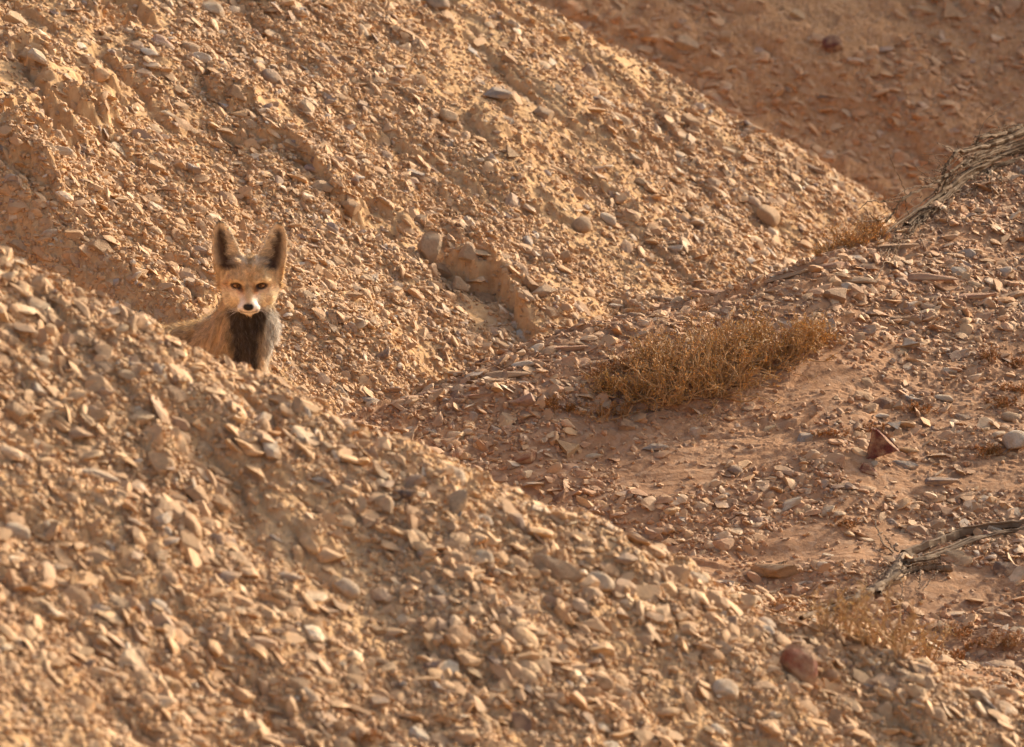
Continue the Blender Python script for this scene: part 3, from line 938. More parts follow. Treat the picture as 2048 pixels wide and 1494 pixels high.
    for sx in (-1, 1):
        for k in range(9):
            V_, F_ = [], []
            p = np.array([sx * (12 + rg.uniform(0, 6)), 10 + rg.uniform(0, 12), -3 + rg.uniform(-4, 5)])
            dr = np.array([sx * 1.0, rg.uniform(0.0, 0.6), rg.uniform(-0.55, 0.25)]); dr /= np.linalg.norm(dr)
            L_ = rg.uniform(22, 42); pts = [p + dr * L_ * q + np.array([0, 0, -L_ * 0.22 * q * q]) for q in np.linspace(0, 1, 6)]
            rad = np.linspace(0.32, 0.08, 6)
            b0 = len(V_)
            for c, r in zip(pts, rad):
                for ang in (0, 2.09, 4.19):
                    V_.append(c + np.array([0, math.cos(ang) * r, math.sin(ang) * r]))
            for s_ in range(5):
                for e_ in range(3):
                    F_.append([b0 + s_ * 3 + e_, b0 + s_ * 3 + (e_ + 1) % 3, b0 + s_ * 3 + 3 + (e_ + 1) % 3, b0 + s_ * 3 + 3 + e_])
            link(np_mesh('whisker', np.array(V_) * 0.001, np.array(F_), wm), body)
    return body

m, t, b = mat('amber eye')
tc = t.nodes.new('ShaderNodeTexCoord').outputs['Object']
sp = t.nodes.new('ShaderNodeSeparateXYZ'); t.links.new(tc, sp.inputs[0])
def mth(t, op, a, b_=None):
    n = t.nodes.new('ShaderNodeMath'); n.operation = op
    for k, v in ((0, a), (1, b_)):
        if v is None: continue
        if isinstance(v, (int, float)): n.inputs[k].default_value = v
        else: t.links.new(v, n.inputs[k])
    return n.outputs[0]
rr_ = mth(t, 'SQRT', mth(t, 'ADD', mth(t, 'POWER', mth(t, 'MULTIPLY', sp.outputs[0], 1.0), 2.0), mth(t, 'POWER', sp.outputs[2], 2.0)))
pp = mth(t, 'SQRT', mth(t, 'ADD', mth(t, 'POWER', mth(t, 'MULTIPLY', sp.outputs[0], 1.8), 2.0), mth(t, 'POWER', mth(t, 'MULTIPLY', sp.outputs[2], 0.8), 2.0)))
c1 = ramp(t, mth(t, 'MULTIPLY', rr_, 100.0), [(0.0, (.24, .10, .03)), (0.50, (.34, .16, .05)), (0.58, (.03, .015, .01)), (1.0, (.03, .015, .01))])
c2 = ramp(t, mth(t, 'MULTIPLY', pp, 100.0), [(0.20, (0, 0, 0)), (0.26, (1, 1, 1))])
t.links.new(mixc(t, 1.0, c1, c2, 'MULTIPLY'), b.inputs['Base Color'])
b.inputs['Roughness'].default_value = 0.08; b.inputs['Specular IOR Level'].default_value = 0.5
EYE = m
NOSE = pt_at_y(496.6, 616.0, -0.76)
FOX = build_fox(NOSE)
print('fox', NOSE, 'ground', full_h(NOSE[0:1] - .03, NOSE[1:2] + .17), NOSE[2] - .39, 'hind', full_h(NOSE[0:1] - .19, NOSE[1:2] + .58))

# ------------------------------------------------------------------ single stones
def wedge_template(rg, k):
    tri = [(90, .42), (210, .40), (330, .46), (30 + 10 * k, .80)]
    P = ico3[0].copy() * 1.5
    for a, d in tri:
        n = np.array([math.cos(math.radians(a + rg.uniform(-12, 12))), math.sin(math.radians(a)), rg.uniform(-.15, .15)]); n /= np.linalg.norm(n)
        t_ = P @ n - d; P -= np.maximum(t_, 0)[:, None] * n
    for s_ in (1, -1):
        n = np.array([.1, .15, s_]); n /= np.linalg.norm(n)
        t_ = P @ n - .34; P -= np.maximum(t_, 0)[:, None] * n
    P -= (P.max(0) + P.min(0)) / 2
    P /= np.abs(P).max(0)
    return P
TW = [wedge_template(rng, k) for k in range(3)]
MESHES = {}
def stone_mesh(kind, k):
    key = (kind, k)
    if key not in MESHES:
        rg = np.random.default_rng(hash(kind) % 7 if False else {'angular': 3, 'rounded': 4, 'wedge': 5}[kind] * 100 + k)
        if kind == 'wedge':
            P = wedge_template(rg, k % 3)
        elif kind == 'rounded':
            P = chip(ico3[0], rg, 3, (0.6, 0.9), 0.10)
        else:
            P = chip(ico3[0], rg, 12, (0.36, 0.8), 0.08)
        q = P / np.linalg.norm(P, axis=1)[:, None]
        P = P * (1 + (0.10 if kind == 'wedge' else 0.06) * fbm(q[:, 0] * 3 + q[:, 2] * 2 + k, q[:, 1] * 3 - q[:, 2] * 2, 4, 400 + k))[:, None]
        o = np_mesh('stone', P, ico3[1], STONE_ONE, smooth=(kind == 'rounded'))
        MESHES[key] = o.data; D.objects.remove(o)
    return MESHES[key]

def base_normal(x, y):
    e = 0.03
    hx = float(base_h(np.array([x + e]), np.array([y]))[0] - base_h(np.array([x - e]), np.array([y]))[0]) / (2 * e)
    hy = float(base_h(np.array([x]), np.array([y + e]))[0] - base_h(np.array([x]), np.array([y - e]))[0]) / (2 * e)
    n = np.array([-hx, -hy, 1.0]); return n / np.linalg.norm(n)

def put_stone(px, py, wpx, hpx, ang, kind, colour, label, group=None, k=0, lean=0.3, sink=0.3, name='stone'):
    p = hit(px, py)
    n = base_normal(p[0], p[1])
    sc = np.linalg.norm(p - CAM) / FPX
    a = math.radians(ang)
    L = np.array([math.cos(a), 0, 0]) + UPV * math.sin(a)
    L = L - n * (L @ n) * (0.7 if lean < .8 else 0.0); L /= np.linalg.norm(L)
    M = np.cross(n, L); M /= np.linalg.norm(M)
    tilt = n * (1 - lean) - FWD * lean * 0.8 + np.array([0, 0, 0.2 * lean])
    Nn = tilt - L * (tilt @ L); Nn /= np.linalg.norm(Nn)
    M = np.cross(Nn, L)
    s1 = wpx * 0.5 * sc; s2 = hpx * 0.5 * sc * 1.15; s3 = hpx * 0.5 * sc * (0.62 if kind != 'wedge' else 0.45)
    z = float(full_h(p[0:1], p[1:2])[0])
    ext = abs(n @ L) * s1 + abs(n @ M) * s2 + abs(n @ Nn) * s3
    c = np.array([p[0], p[1], z]) + n * ext * (1 - 2 * sink)
    o = D.objects.new(name, stone_mesh(kind, k))
    link(o)
    o.matrix_world = Matrix(((L[0] * s1, M[0] * s2, Nn[0] * s3, c[0]), (L[1] * s1, M[1] * s2, Nn[1] * s3, c[1]), (L[2] * s1, M[2] * s2, Nn[2] * s3, c[2]), (0, 0, 0, 1)))
    o.color = (*colour, 1)
    tag(o, label, 'stone', group)
    return o

RED = (.20, .058, .038); RUST = (.30, .115, .055); PALE = (.60, .48, .34); CREAM = (.66, .56, .43); TAN = (.50, .34, .20); GREY = (.33, .29, .25); DARK = (.14, .095, .075); OCH = (.52, .27, .09); PINK = (.50, .33, .25); BRN = (.36, .22, .13)
NG, MG, RG, FG = 'stones on the near slope', 'stones on the slope behind the fox', 'stones on the shaded sandy slope', 'stones on the far slope'
HERO = [
 (1758, 914, 70, 62, 78, 'wedge', RED, 'large dark red triangular stone standing in bare sand right of the big shrub', RG, .85),
 (1733, 944, 46, 24, -15, 'angular', RED, 'small dark red stone at the foot of the big triangular red one', RG, .3),
 (1592, 1338, 100, 70, -45, 'angular', (.34, .10, .045), 'large rust brown leaning stone near the bottom right corner', NG, .5),
 (1738, 1298, 62, 46, 10, 'rounded', CREAM, 'cream rounded stone just in front of the yellow wispy shrub', NG, .4),
 (2025, 890, 54, 52, 60, 'rounded', CREAM, 'pale upright rounded stone at the right edge, level with the red triangle', RG, .6),
 (2020, 835, 46, 28, 5, 'rounded', TAN, 'tan dome shaped stone at the right edge above the pale upright one', RG, .4),
 (1118, 1152, 118, 50, -24, 'angular', TAN, 'largest long tan slab in the middle of the near slope', NG, .4),
 (402, 144, 42, 30, -8, 'rounded', CREAM, 'pale smooth oval stone on the mud clump high above the fox', MG, .3),
 (378, 118, 40, 30, 10, 'rounded', TAN, 'tan smooth stone touching the pale oval one above the fox', MG, .3),
 (298, 126, 40, 22, -15, 'rounded', CREAM, 'cream flat stone left of the two smooth ones high above the fox', MG, .2),
 (320, 110, 60, 26, -10, 'angular', PINK, 'pinkish grey slab above the cream flat stone high on the left', MG, .2),
 (852, 505, 56, 62, -50, 'angular', TAN, 'tall tan upright stone right of the fox\'s ears across the slope', MG, .6),
 (34, 1046, 62, 40, -22, 'rounded', PALE, 'big pale rounded stone at the left edge of the near slope', NG, .4),
 (812, 1024, 48, 40, 40, 'angular', DARK, 'dark brown blocky stone in the upper middle of the near slope', NG, .5),
 (1025, 1020, 50, 30, -20, 'angular', DARK, 'dark brown stone just below the crest of the near slope', NG, .4),
 (345, 1367, 36, 32, 0, 'rounded', OCH, 'round orange ochre stone low on the near slope', NG, .4),
 (195, 940, 92, 26, -12, 'angular', PALE, 'long pale flat slab on the left of the near slope', NG, .2),
 (1048, 924, 66, 24, 28, 'angular', RUST, 'rust coloured flat stone tipped up just behind the near crest', RG, .3),
 (1252, 862, 38, 30, 0, 'angular', BRN, 'brown blocky stone below the big shrub\'s left end', RG, .5),
 (1666, 104, 46, 36, 25, 'rounded', (.17, .06, .045), 'dark red brown stone perched on the far slope', FG, .5),
 (1625, 92, 26, 14, 20, 'angular', PALE, 'pale chip left of the dark red stone on the far slope', FG, .3),
 (1046, 748, 50, 20, 12, 'rounded', CREAM, 'cream oval stone on the ledge where the slopes meet', RG, .2),
 (1052, 816, 34, 52, 80, 'angular', PINK, 'pinkish upright stone below the cream oval on the ledge', RG, .6),
 (622, 358, 44, 22, 24, 'angular', PINK, 'pink block lying on the mud step above the right ear', MG, .4),
 (1236, 242, 50, 38, -20, 'rounded', TAN, 'rounded tan stone sunk in the upper sunlit slope', MG, .4),
 (990, 196, 62, 34, 20, 'angular', GREY, 'broad grey stone near the top of the sunlit slope', MG, .4),
 (1000, 262, 66, 20, -8, 'angular', GREY, 'flat dark grey slab under the broad grey stone', MG, .15),
 (832, 342, 62, 24, 3, 'angular', GREY, 'flat grey slab in the middle of the sunlit slope', MG, .2),
 (1362, 302, 42, 24, -30, 'rounded', PALE, 'pale oval stone near the sunlit ridge', MG, .3),
 (1160, 440, 46, 40, 20, 'rounded', TAN, 'tan rounded stone in the lower right of the sunlit slope', MG, .4),
 (1214, 434, 42, 30, -35, 'rounded', PALE, 'pale egg shaped stone right of the tan rounded one', MG, .4),
 (1352, 510, 34, 28, 50, 'angular', CREAM, 'cream chip standing low on the sunlit slope above the shrub', MG, .4),
 (938, 432, 36, 24, -20, 'angular', PALE, 'pale angular stone above the eroded mud step', MG, .3),
 (1008, 548, 50, 24, -5, 'angular', GREY, 'grey flat stone capping the eroded mud step', MG, .2),
 (120, 358, 50, 24, 15, 'rounded', PALE, 'smooth pale stone on the upper left mud bank', MG, .3),
 (100, 472, 44, 22, 10, 'rounded', PALE, 'pale stone just above the near crest at far left', MG, .3),
 (1818, 695, 22, 34, 80, 'wedge', CREAM, 'small pale pointed stone standing right of the shrub', RG, .6),
 (1668, 606, 38, 46, 80, 'angular', BRN, 'brown upright block just above the shrub\'s right end', RG, .6),
 (1692, 590, 26, 20, 30, 'angular', CREAM, 'pale chip leaning on the brown upright block', RG, .4),
 (1888, 796, 42, 20, -10, 'rounded', PALE, 'pale oval stone between two brown tufts at right', RG, .3),
 (1826, 800, 50, 24, -5, 'angular', GREY, 'greyish flat stone behind the round brown tuft', RG, .3),
 (1816, 902, 46, 16, 4, 'rounded', OCH, 'ochre oval stone touching the tip of the red triangle', RG, .2),
 (1812, 928, 60, 24, -3, 'angular', GREY, 'grey slab just below the ochre oval stone', RG, .2),
 (1762, 830, 34, 14, 12, 'angular', CREAM, 'thin pale chip above the red triangular stone', RG, .2),
 (1790, 858, 30, 24, 30, 'wedge', GREY, 'small grey pointed stone between pale chips above the red triangle', RG, .4),
 (1880, 966, 80, 22, 12, 'angular', (.30, .22, .18), 'long brown slab on bare sand below the pale stones', RG, .25),
 (1450, 1398, 62, 46, 0, 'rounded', PALE, 'large pale lump low on the right of the near slope', NG, .4),
 (1735, 1352, 60, 22, -8, 'angular', GREY, 'grey flat stone right of the rust leaning stone', NG, .2),
 (740, 797, 52, 26, -5, 'rounded', GREY, 'grey smooth stone tucked behind the near crest in the gully', MG, .3),
 (690, 1172, 60, 44, -20, 'rounded', PALE, 'pale rounded stone left of the longest tan slab', NG, .4),
 (520, 850, 34, 46, -60, 'angular', PALE, 'pale upright flake on the crest below the fox', NG, .6),
 (840, 440, 30, 22, 20, 'angular', TAN, 'tan stone above the tall upright one', MG, .3),
 (320, 1050, 30, 46, -60, 'angular', CREAM, 'cream upright flake in the left middle of the near slope', NG, .6),
 (1640, 1145, 34, 18, 12, 'rounded', CREAM, 'white rounded stone on bare sand left of the dead root', RG, .3),
 (1655, 1112, 30, 14, -8, 'angular', PALE, 'pale chip just above the white rounded stone', RG, .2),
 (935, 556, 52, 40, -10, 'angular', TAN, 'tan block at the upper end of the eroded mud step', MG, .4),
 (1030, 590, 64, 40, -25, 'angular', BRN, 'largest brown block set in the eroded mud step', MG, .4),
 (1085, 655, 44, 34, -20, 'angular', TAN, 'tan block at the lower end of the eroded mud step', MG, .4),
 (1552, 1158, 96, 50, 24, 'angular', (.42, .25, .12), 'ochre hooded rock on the sand just behind the near crest', RG, .4),
 (2000, 1350, 84, 44, 0, 'rounded', (.44, .29, .18), 'broad earthy dome shaped stone at the lower right edge', RG, .3),
]
taken = set()
SLABS = [(1130, 712, 96, 13, 18), (1000, 772, 120, 14, 16), (880, 800, 100, 13, 12), (1185, 750, 80, 12, 20), (945, 818, 88, 12, 12), (1330, 628, 90, 12, 15), (1430, 600, 110, 13, 22), (1560, 575, 120, 14, 26),
         (1655, 552, 90, 14, 26), (1785, 500, 110, 15, 24), (1850, 562, 130, 13, 14), (1705, 578, 96, 13, 22), (1940, 600, 110, 13, 14), (1800, 640, 90, 12, 16), (1060, 738, 90, 12, 14), (830, 832, 80, 12, 10)]
def n_words(s_): return len(s_.split())
occ = []
for k, h_ in enumerate(HERO):
    px, py, w_, hh, an, kd, col, lab, grp, lean = h_
    put_stone(px, py, w_, hh, an, kd, col, lab, grp, k % 9, lean, 0.28 if kd != 'wedge' else 0.2)
    taken.add(lab); occ.append((px, py, max(w_, hh)))

MARKS = [((496, 600), "the fox"), ((402, 144), "the pale oval stone on the mud clump"), ((852, 505), "the tall tan upright stone"), ((1050, 590), "the eroded mud step"), ((75, 200), "the eroded mud bank at upper left"),
         ((1420, 740), "the big brown shrub"), ((1758, 915), "the red triangular stone"), ((1592, 1338), "the rust leaning stone"), ((1118, 1152), "the longest tan slab"),
         ((34, 1046), "the big pale stone at left edge"), ((345, 1367), "the round ochre stone"), ((812, 1024), "the dark brown block"), ((1900, 340), "the dead branches"),
         ((1800, 1130), "the dead root"), ((1740, 1260), "the yellow wispy shrub"), ((1666, 104), "the dark red far stone"), ((1640, 270), "the low end of the ridge"),
         ((1200, 60), "the high end of the ridge"), ((690, 1172), "the pale stone left of the longest slab"), ((1450, 1398), "the large pale lump"), ((990, 196), "the broad grey stone"), ((1214, 434), "the pale egg shaped stone"), ((1045, 748), "the cream oval on the ledge")]
def relation(px, py):
    out = []
    for (mx, my), nm in MARKS:
        out.append((math.hypot(px - mx, py - my), nm, px - mx, py - my))
    out.sort()
    res = []
    for d_, nm, dx, dy in out[:2]:
        a = math.degrees(math.atan2(-dy, dx)) % 360
        w8 = ['right of', 'up and right of', 'above', 'up and left of', 'left of', 'down and left of', 'below', 'down and right of'][int((a + 22.5) // 45) % 8]
        near = 'just ' if d_ < 90 else ('' if d_ < 210 else 'far ')
        res.append(near + w8 + ' ' + nm)
    return res

rg = np.random.default_rng(21)
for k, (px, py, w_, hh, an) in enumerate(SLABS):
    lab = ('long thin brown slab ' if k % 2 else 'thin reddish slab ') + relation(px, py)[0]
    if lab in taken: lab = ('long thin brown slab ' if k % 2 else 'thin reddish slab ') + relation(px, py)[1]
    if lab in taken: continue
    taken.add(lab); occ.append((px, py, w_ * .6))
    put_stone(px, py, w_, hh * 1.5, an, 'angular', (.40, .25, .145) if k % 2 else (.44, .23, .14), lab, RG, k % 9, .05, .3)
SP = {1: NG, 2: MG, 3: RG, 4: FG}
BLOCKS = [(885, 532, 44, 30, -15), (915, 575, 40, 30, 10), (965, 590, 52, 34, -20), (1000, 566, 46, 26, -5), (1062, 628, 50, 36, -30), (1050, 668, 40, 30, 5), (1100, 690, 46, 30, -25), (640, 392, 50, 32, 10), (700, 425, 44, 34, -20), (580, 318, 46, 28, -15), (470, 222, 46, 30, -10)]
for k, (px, py, w_, hh, an) in enumerate(BLOCKS):
    for r_ in relation(px, py):
        lab = ('tan ' if k % 2 else 'orange brown ') + 'squared block ' + r_
        if lab not in taken: break
    if lab in taken: continue
    taken.add(lab); occ.append((px, py, w_))
    put_stone(px, py, w_, hh, an, 'angular', TAN if k % 2 else (.50, .30, .15), lab, MG, k % 9, .35, .25)
want = {1: 104, 2: 76, 3: 24, 4: 8}
tries = 0
while sum(want.values()) > 0 and tries < 9000:
    tries += 1
    px, py = rg.uniform(5, 2043), rg.uniform(5, 1489)
    if any(math.hypot(px - a, py - b) < 20 + c * 0.55 for a, b, c in occ):
        continue
    if 350 < px < 600 and 430 < py < 760 or 1180 < px < 1680 and 640 < py < 850 or 1520 < px < 1680 and 740 < py < 830:
        continue
    p = hit(px, py)
    wv = int(which(p[0:1], p[1:2])[0])
    if want.get(wv, 0) <= 0:
        continue
    if wv == 3 and any(((p[0] - a) / c) ** 2 + ((p[1] - b) / d_) ** 2 < 1 for a, b, c, d_ in BARE) and rg.uniform() < 0.85:
        continue
    big = rg.uniform() ** 2.2
    wpx = {1: 37, 2: 35, 3: 34, 4: 34}[wv] * (1 + 0.75 * big)
    shape = rg.choice(['flat', 'angular', 'rounded', 'long', 'pointed', 'upright'], p=[.32, .34, .11, .14, .02, .07])
    ar = {'flat': .42, 'angular': .72, 'rounded': .75, 'long': .36, 'pointed': .8, 'upright': .66}[shape]
    kd = {'flat': 'angular', 'angular': 'angular', 'rounded': 'rounded', 'long': 'angular', 'pointed': 'wedge', 'upright': 'angular'}[shape]
    ang = rg.normal({1: -24, 2: -28, 3: 14, 4: -15}[wv], 20) + (70 if shape == 'upright' else 0)
    rel = relation(px, py)
    for att in range(12):
        ci = int(rg.choice(len(PAL), p=PW_RED if wv == 3 else PW_LIT))
        lab = None
        for r_ in rel:
            l_ = ('large ' if wpx > 60 else ('small ' if wpx < 42 else '')) + PN[ci] + ' ' + shape + ' stone ' + r_
            if l_ not in taken and 4 <= n_words(l_) <= 16:
                lab = l_; break
        if lab: break
    if not lab:
        continue
    taken.add(lab); occ.append((px, py, wpx)); want[wv] -= 1
    put_stone(px, py, wpx, wpx * ar, ang, kd, tuple(PAL[ci] * rg.uniform(.92, 1.08)), lab, SP[wv], int(rg.integers(0, 9)), {'flat': .15, 'upright': .6, 'pointed': .45}.get(shape, .3), rg.uniform(.26, .42))
print('stones', len(taken), want)

# ------------------------------------------------------------------ plants and dead wood
def tube(pts, rad, sides=5, rough=0.0, rgn=None, V=None, F=None):
    """append one tapered tube to the lists"""
    pts = np.asarray(pts, float); n = len(pts)
    T = np.gradient(pts, axis=0); T /= np.linalg.norm(T, axis=1)[:, None] + 1e-9
    ref = np.array([0.3, 0.2, 1.0]) if abs(T[0] @ np.array([0, 0, 1])) < 0.9 else np.array([1.0, 0, 0])
    A = np.cross(T, ref); A /= np.linalg.norm(A, axis=1)[:, None] + 1e-9
    B = np.cross(T, A)
    ang = np.arange(sides) / sides * 2 * math.pi
    r = np.asarray(rad, float)[:, None] * np.ones((1, sides))
    if rough:
        prof = 1 + rough * rgn.normal(size=(1, sides)) + rough * 0.5 * rgn.normal(size=(n, sides))
        r = r * prof
    ring = pts[:, None, :] + r[:, :, None] * (np.cos(ang)[None, :, None] * A[:, None, :] + np.sin(ang)[None, :, None] * B[:, None, :])
    b0 = sum(len(v) for v in V)
    V.append(ring.reshape(-1, 3))
    i_, j_ = np.meshgrid(np.arange(n - 1), np.arange(sides), indexing='ij')
    a = b0 + i_ * sides + j_; c = b0 + i_ * sides + (j_ + 1) % sides
    F.append(np.stack([a.ravel(), c.ravel(), c.ravel() + sides, a.ravel() + sides], 1))

NUBV = np.array([[0, 0, -.2], [.5, 0, .35], [-.25, .43, .35], [-.25, -.43, .35], [0, 0, 1.0]])
NUBF = np.array([[0, 2, 1], [0, 3, 2], [0, 1, 3], [1, 2, 4], [2, 3, 4], [3, 1, 4]])

def leafmesh(name, P, Dr, ln, wd, col, material):
    Dr = Dr / (np.linalg.norm(Dr, axis=1)[:, None] + 1e-9)
    ref = np.array([[.3, .9, .2]]); A = np.cross(Dr, ref); A /= np.linalg.norm(A, axis=1)[:, None] + 1e-9; B = np.cross(Dr, A)
    V = P[:, None, :] + NUBV[None, :, 0:1] * (A * wd[:, None])[:, None, :] + NUBV[None, :, 1:2] * (B * wd[:, None])[:, None, :] + NUBV[None, :, 2:3] * (Dr * ln[:, None])[:, None, :]
    F = NUBF[None] + (np.arange(len(P)) * 5)[:, None, None]
    tone = np.repeat(col[:, None, :], 5, 1).reshape(-1, 3)
    return np_mesh(name, V.reshape(-1, 3), F.reshape(-1, 3), material, smooth=False, tone=tone)

m, t, b = mat('dry leaf')
a = t.nodes.new('ShaderNodeAttribute'); a.attribute_name = 'tone'
t.links.new(a.outputs['Color'], b.inputs['Base Color']); b.inputs['Roughness'].default_value = 0.5; b.inputs['Specular IOR Level'].default_value = 0.35
tr = t.nodes.new('ShaderNodeBsdfTranslucent'); t.links.new(a.outputs['Color'], tr.inputs[0])
mx = t.nodes.new('ShaderNodeMixShader'); mx.inputs[0].default_value = 0.45
t.links.new(b.outputs[0], mx.inputs[1]); t.links.new(tr.outputs[0], mx.inputs[2]); t.links.new(mx.outputs[0], t.nodes['Material Output'].inputs[0])
LEAF = m
TWIG = plain('dry twig', (.36, .21, .09), (.50, .33, .17), 90, .75, .3)
WOODG = plain('weathered grey wood', (.12, .078, .045), (.30, .21, .13), 26, .8, .9, .004, (1, 1, 1))
WOODB = plain('brown dead wood', (.075, .042, .02), (.22, .135, .068), 30, .8, .9, .004, (1, 1, 1))

def shrub(name, label, cat, roots, rg, stems=30, length=.12, spread_=1.0, leafcol=((.40, .21, .06), (.30, .19, .06)), leaves=9, lsz=(.0042, .0016), side=7, group=None, up=0.55, twigr=.0012, lean=(0, 0, 0), wander=.35, woody=TWIG, sparse=False):
    """roots: list of (point, scale)"""
    e = D.objects.new(name, None); link(e)
    c0 = np.mean([r_[0] for r_ in roots], axis=0)
    e.location = c0; e.empty_display_size = 0.05
    tag(e, label, cat, group)
    LP, LD, LC = [], [], []
    for (rp, sc) in roots:
        V, F = [], []
        if stems > 35:                                           # gnarled woody limbs low in the bush
            for _ in range(4):
                az = rg.uniform(0, 2 * math.pi); d = np.array([math.cos(az), math.sin(az), rg.uniform(.25, .8)]); d /= np.linalg.norm(d)
                p_ = np.array(rp, float); pts = [p_.copy()]
                for _k in range(7):
                    d = d + rg.normal(0, .28, 3); d /= np.linalg.norm(d); p_ = p_ + d * length * sc * .11; pts.append(p_.copy())
                tube(np.array(pts), np.linspace(.0036, .0012, 8), 6, .12, rg, V, F)
        for s_ in range(int(stems * (0.6 + 0.4 * sc))):
            az = rg.uniform(0, 2 * math.pi); el = math.asin(rg.uniform(0.02, 1.0) ** (1.0 / (1 + up)))
            d = np.array([math.cos(az) * math.cos(el) * spread_, math.sin(az) * math.cos(el) * spread_, math.sin(el)]) + np.array(lean)
            d /= np.linalg.norm(d)
            L = length * sc * rg.uniform(.55, 1.1) * (1.15 - .35 * math.sin(el))
            ns = 9
            p = np.array(rp, float) + rg.normal(0, .012 * sc, 3) * np.array([1, 1, 0]); pts = [p.copy()]
            dd = d.copy()
            for q_ in range(ns - 1):
                dd = dd + rg.normal(0, wander, 3) * .45 + np.array([0, 0, .06]); dd /= np.linalg.norm(dd)
                p = p + dd * L / (ns - 1); pts.append(p.copy())
            pts = np.array(pts)
            tube(pts, np.linspace(twigr * 1.5, twigr * .55, ns), 4, V=V, F=F)
            k1 = rg.uniform()
            cb = np.array(leafcol[0]) * (1 - k1) + np.array(leafcol[1]) * k1
            for q_ in range(side):
                i0 = rg.integers(2, ns)
                o = pts[i0]
                tdir = pts[min(i0, ns - 1)] - pts[i0 - 1]; tdir /= np.linalg.norm(tdir)
                sd = tdir * .6 + rg.normal(0, .75, 3) + np.array([0, 0, .25]); sd /= np.linalg.norm(sd)
                l2 = L * rg.uniform(.10, .30)
                bend = rg.normal(0, .3, 3)
                sp_ = np.array([o + sd * l2 * f_ + bend * l2 * f_ * f_ for f_ in (0, .35, .7, 1.0)])
                tube(sp_, np.linspace(twigr * .7, twigr * .35, 4), 3, V=V, F=F)
                nl = rg.integers(leaves // 2, leaves + 1)
                f_ = rg.uniform(0.15, 1.05, nl)[:, None]
                LP.append(o + sd * l2 * f_ + bend * l2 * f_ * f_ + rg.normal(0, .0012, (nl, 3)))
                LD.append(sd + rg.normal(0, .7, (nl, 3)) + np.array([0, 0, .2]))
                LC.append(cb * rg.uniform(.65, 1.35, (nl, 1)))
        o = np_mesh('stem', np.concatenate(V) - c0, np.concatenate(F), woody)
        link(o, e)
    LP = np.concatenate(LP); LD = np.concatenate(LD); LC = np.concatenate(LC)
    n = len(LP)
    fo = leafmesh('foliage', LP - c0, LD, lsz[0] * rg.uniform(.6, 1.3, n), lsz[1] * rg.uniform(.7, 1.3, n), LC, LEAF)
    fo['kind'] = 'stuff'
    link(fo, e)
    return e

def root_at(px, py, dz=0.0):
    p = hit(px, py, full_h, -4.0, 3.0)
    return np.array([p[0], p[1], float(full_h(p[0:1], p[1:2])[0]) - 0.004 + dz])

rg = np.random.default_rng(99)
ROOTS = [((1215, 790), .5), ((1275, 800), .75), ((1340, 805), 1.05), ((1365, 760), 1.0), ((1420, 790), 1.05), ((1300, 745), .85), ((1470, 765), 1.0), ((1430, 730), 1.05), ((1530, 735), .95), ((1580, 715), .85), ((1625, 695), .62), ((1500, 710), .9)]
shrub('shrub', 'big wiry orange brown shrub sprawling along the shaded sandy slope', 'shrub', [(root_at(*r_), s_) for r_, s_ in ROOTS], rg, 40, .125, .95,
      ((.66, .38, .10), (.54, .35, .11)), 9, (.0040, .0015), 9, 'dry shrubs', .8, wander=.55)
OB = ((.54, .26, .07), (.38, .19, .06))
shrub('shrub', 'small twiggy brown shrub at the left foot of the big shrub', 'shrub', [(root_at(1200, 838), .9), (root_at(1240, 830), .7)], rg, 16, .058, 1.0, OB, 8, (.004, .0016), 6, 'dry shrubs')
shrub('shrub', 'thin brown shrub just left of the big one, by the crease', 'shrub', [(root_at(1190, 760), 1.0), (root_at(1235, 745), .8)], rg, 16, .058, 1.0, OB, 8, (.004, .0016), 6, 'dry shrubs')
# golden bush just behind the crest, under the dead branches
def crest_root(px, py, back=.03):
    q_ = pt_at_y(px, py, .75); y_ = float(np.interp(q_[0], RIGHT[0], RIGHT[2])) + back
    q_ = pt_at_y(px, py, y_); z_ = float(full_h(q_[0:1], np.array([y_]))[0])
    return np.array([q_[0], y_, z_ - .004])
p = crest_root(1700, 505); p2 = crest_root(1742, 485); p3 = crest_root(1655, 522)
GOLD_SUNLIT = ((.72, .44, .14), (.58, .34, .10))  # golden leaves, brightened in their colour to stand in for sun glow
shrub('shrub', 'golden tangled shrub glowing in the sun below the tip of the dead branches', 'shrub', [(p, 1), (p2, .9), (p3, .6)], rg, 40, .062, 1.0, GOLD_SUNLIT, 8, (.004, .0016), 7, 'dry shrubs')
YEL = ((.66, .47, .16), (.55, .42, .17))
yr = [(1650, 1290, .75), (1700, 1300, .9), (1750, 1312, 1.0), (1800, 1330, .9), (1860, 1345, .6)]
shrub('shrub', 'yellow wispy shrub poking up behind the lower end of the near crest', 'shrub', [(root_at(a, b - 22), s_) for a, b, s_ in yr], rg, 14, .135, .8, YEL, 6, (.0038, .0013), 5, 'dry shrubs', .9, .0013, (0, 0, .3))
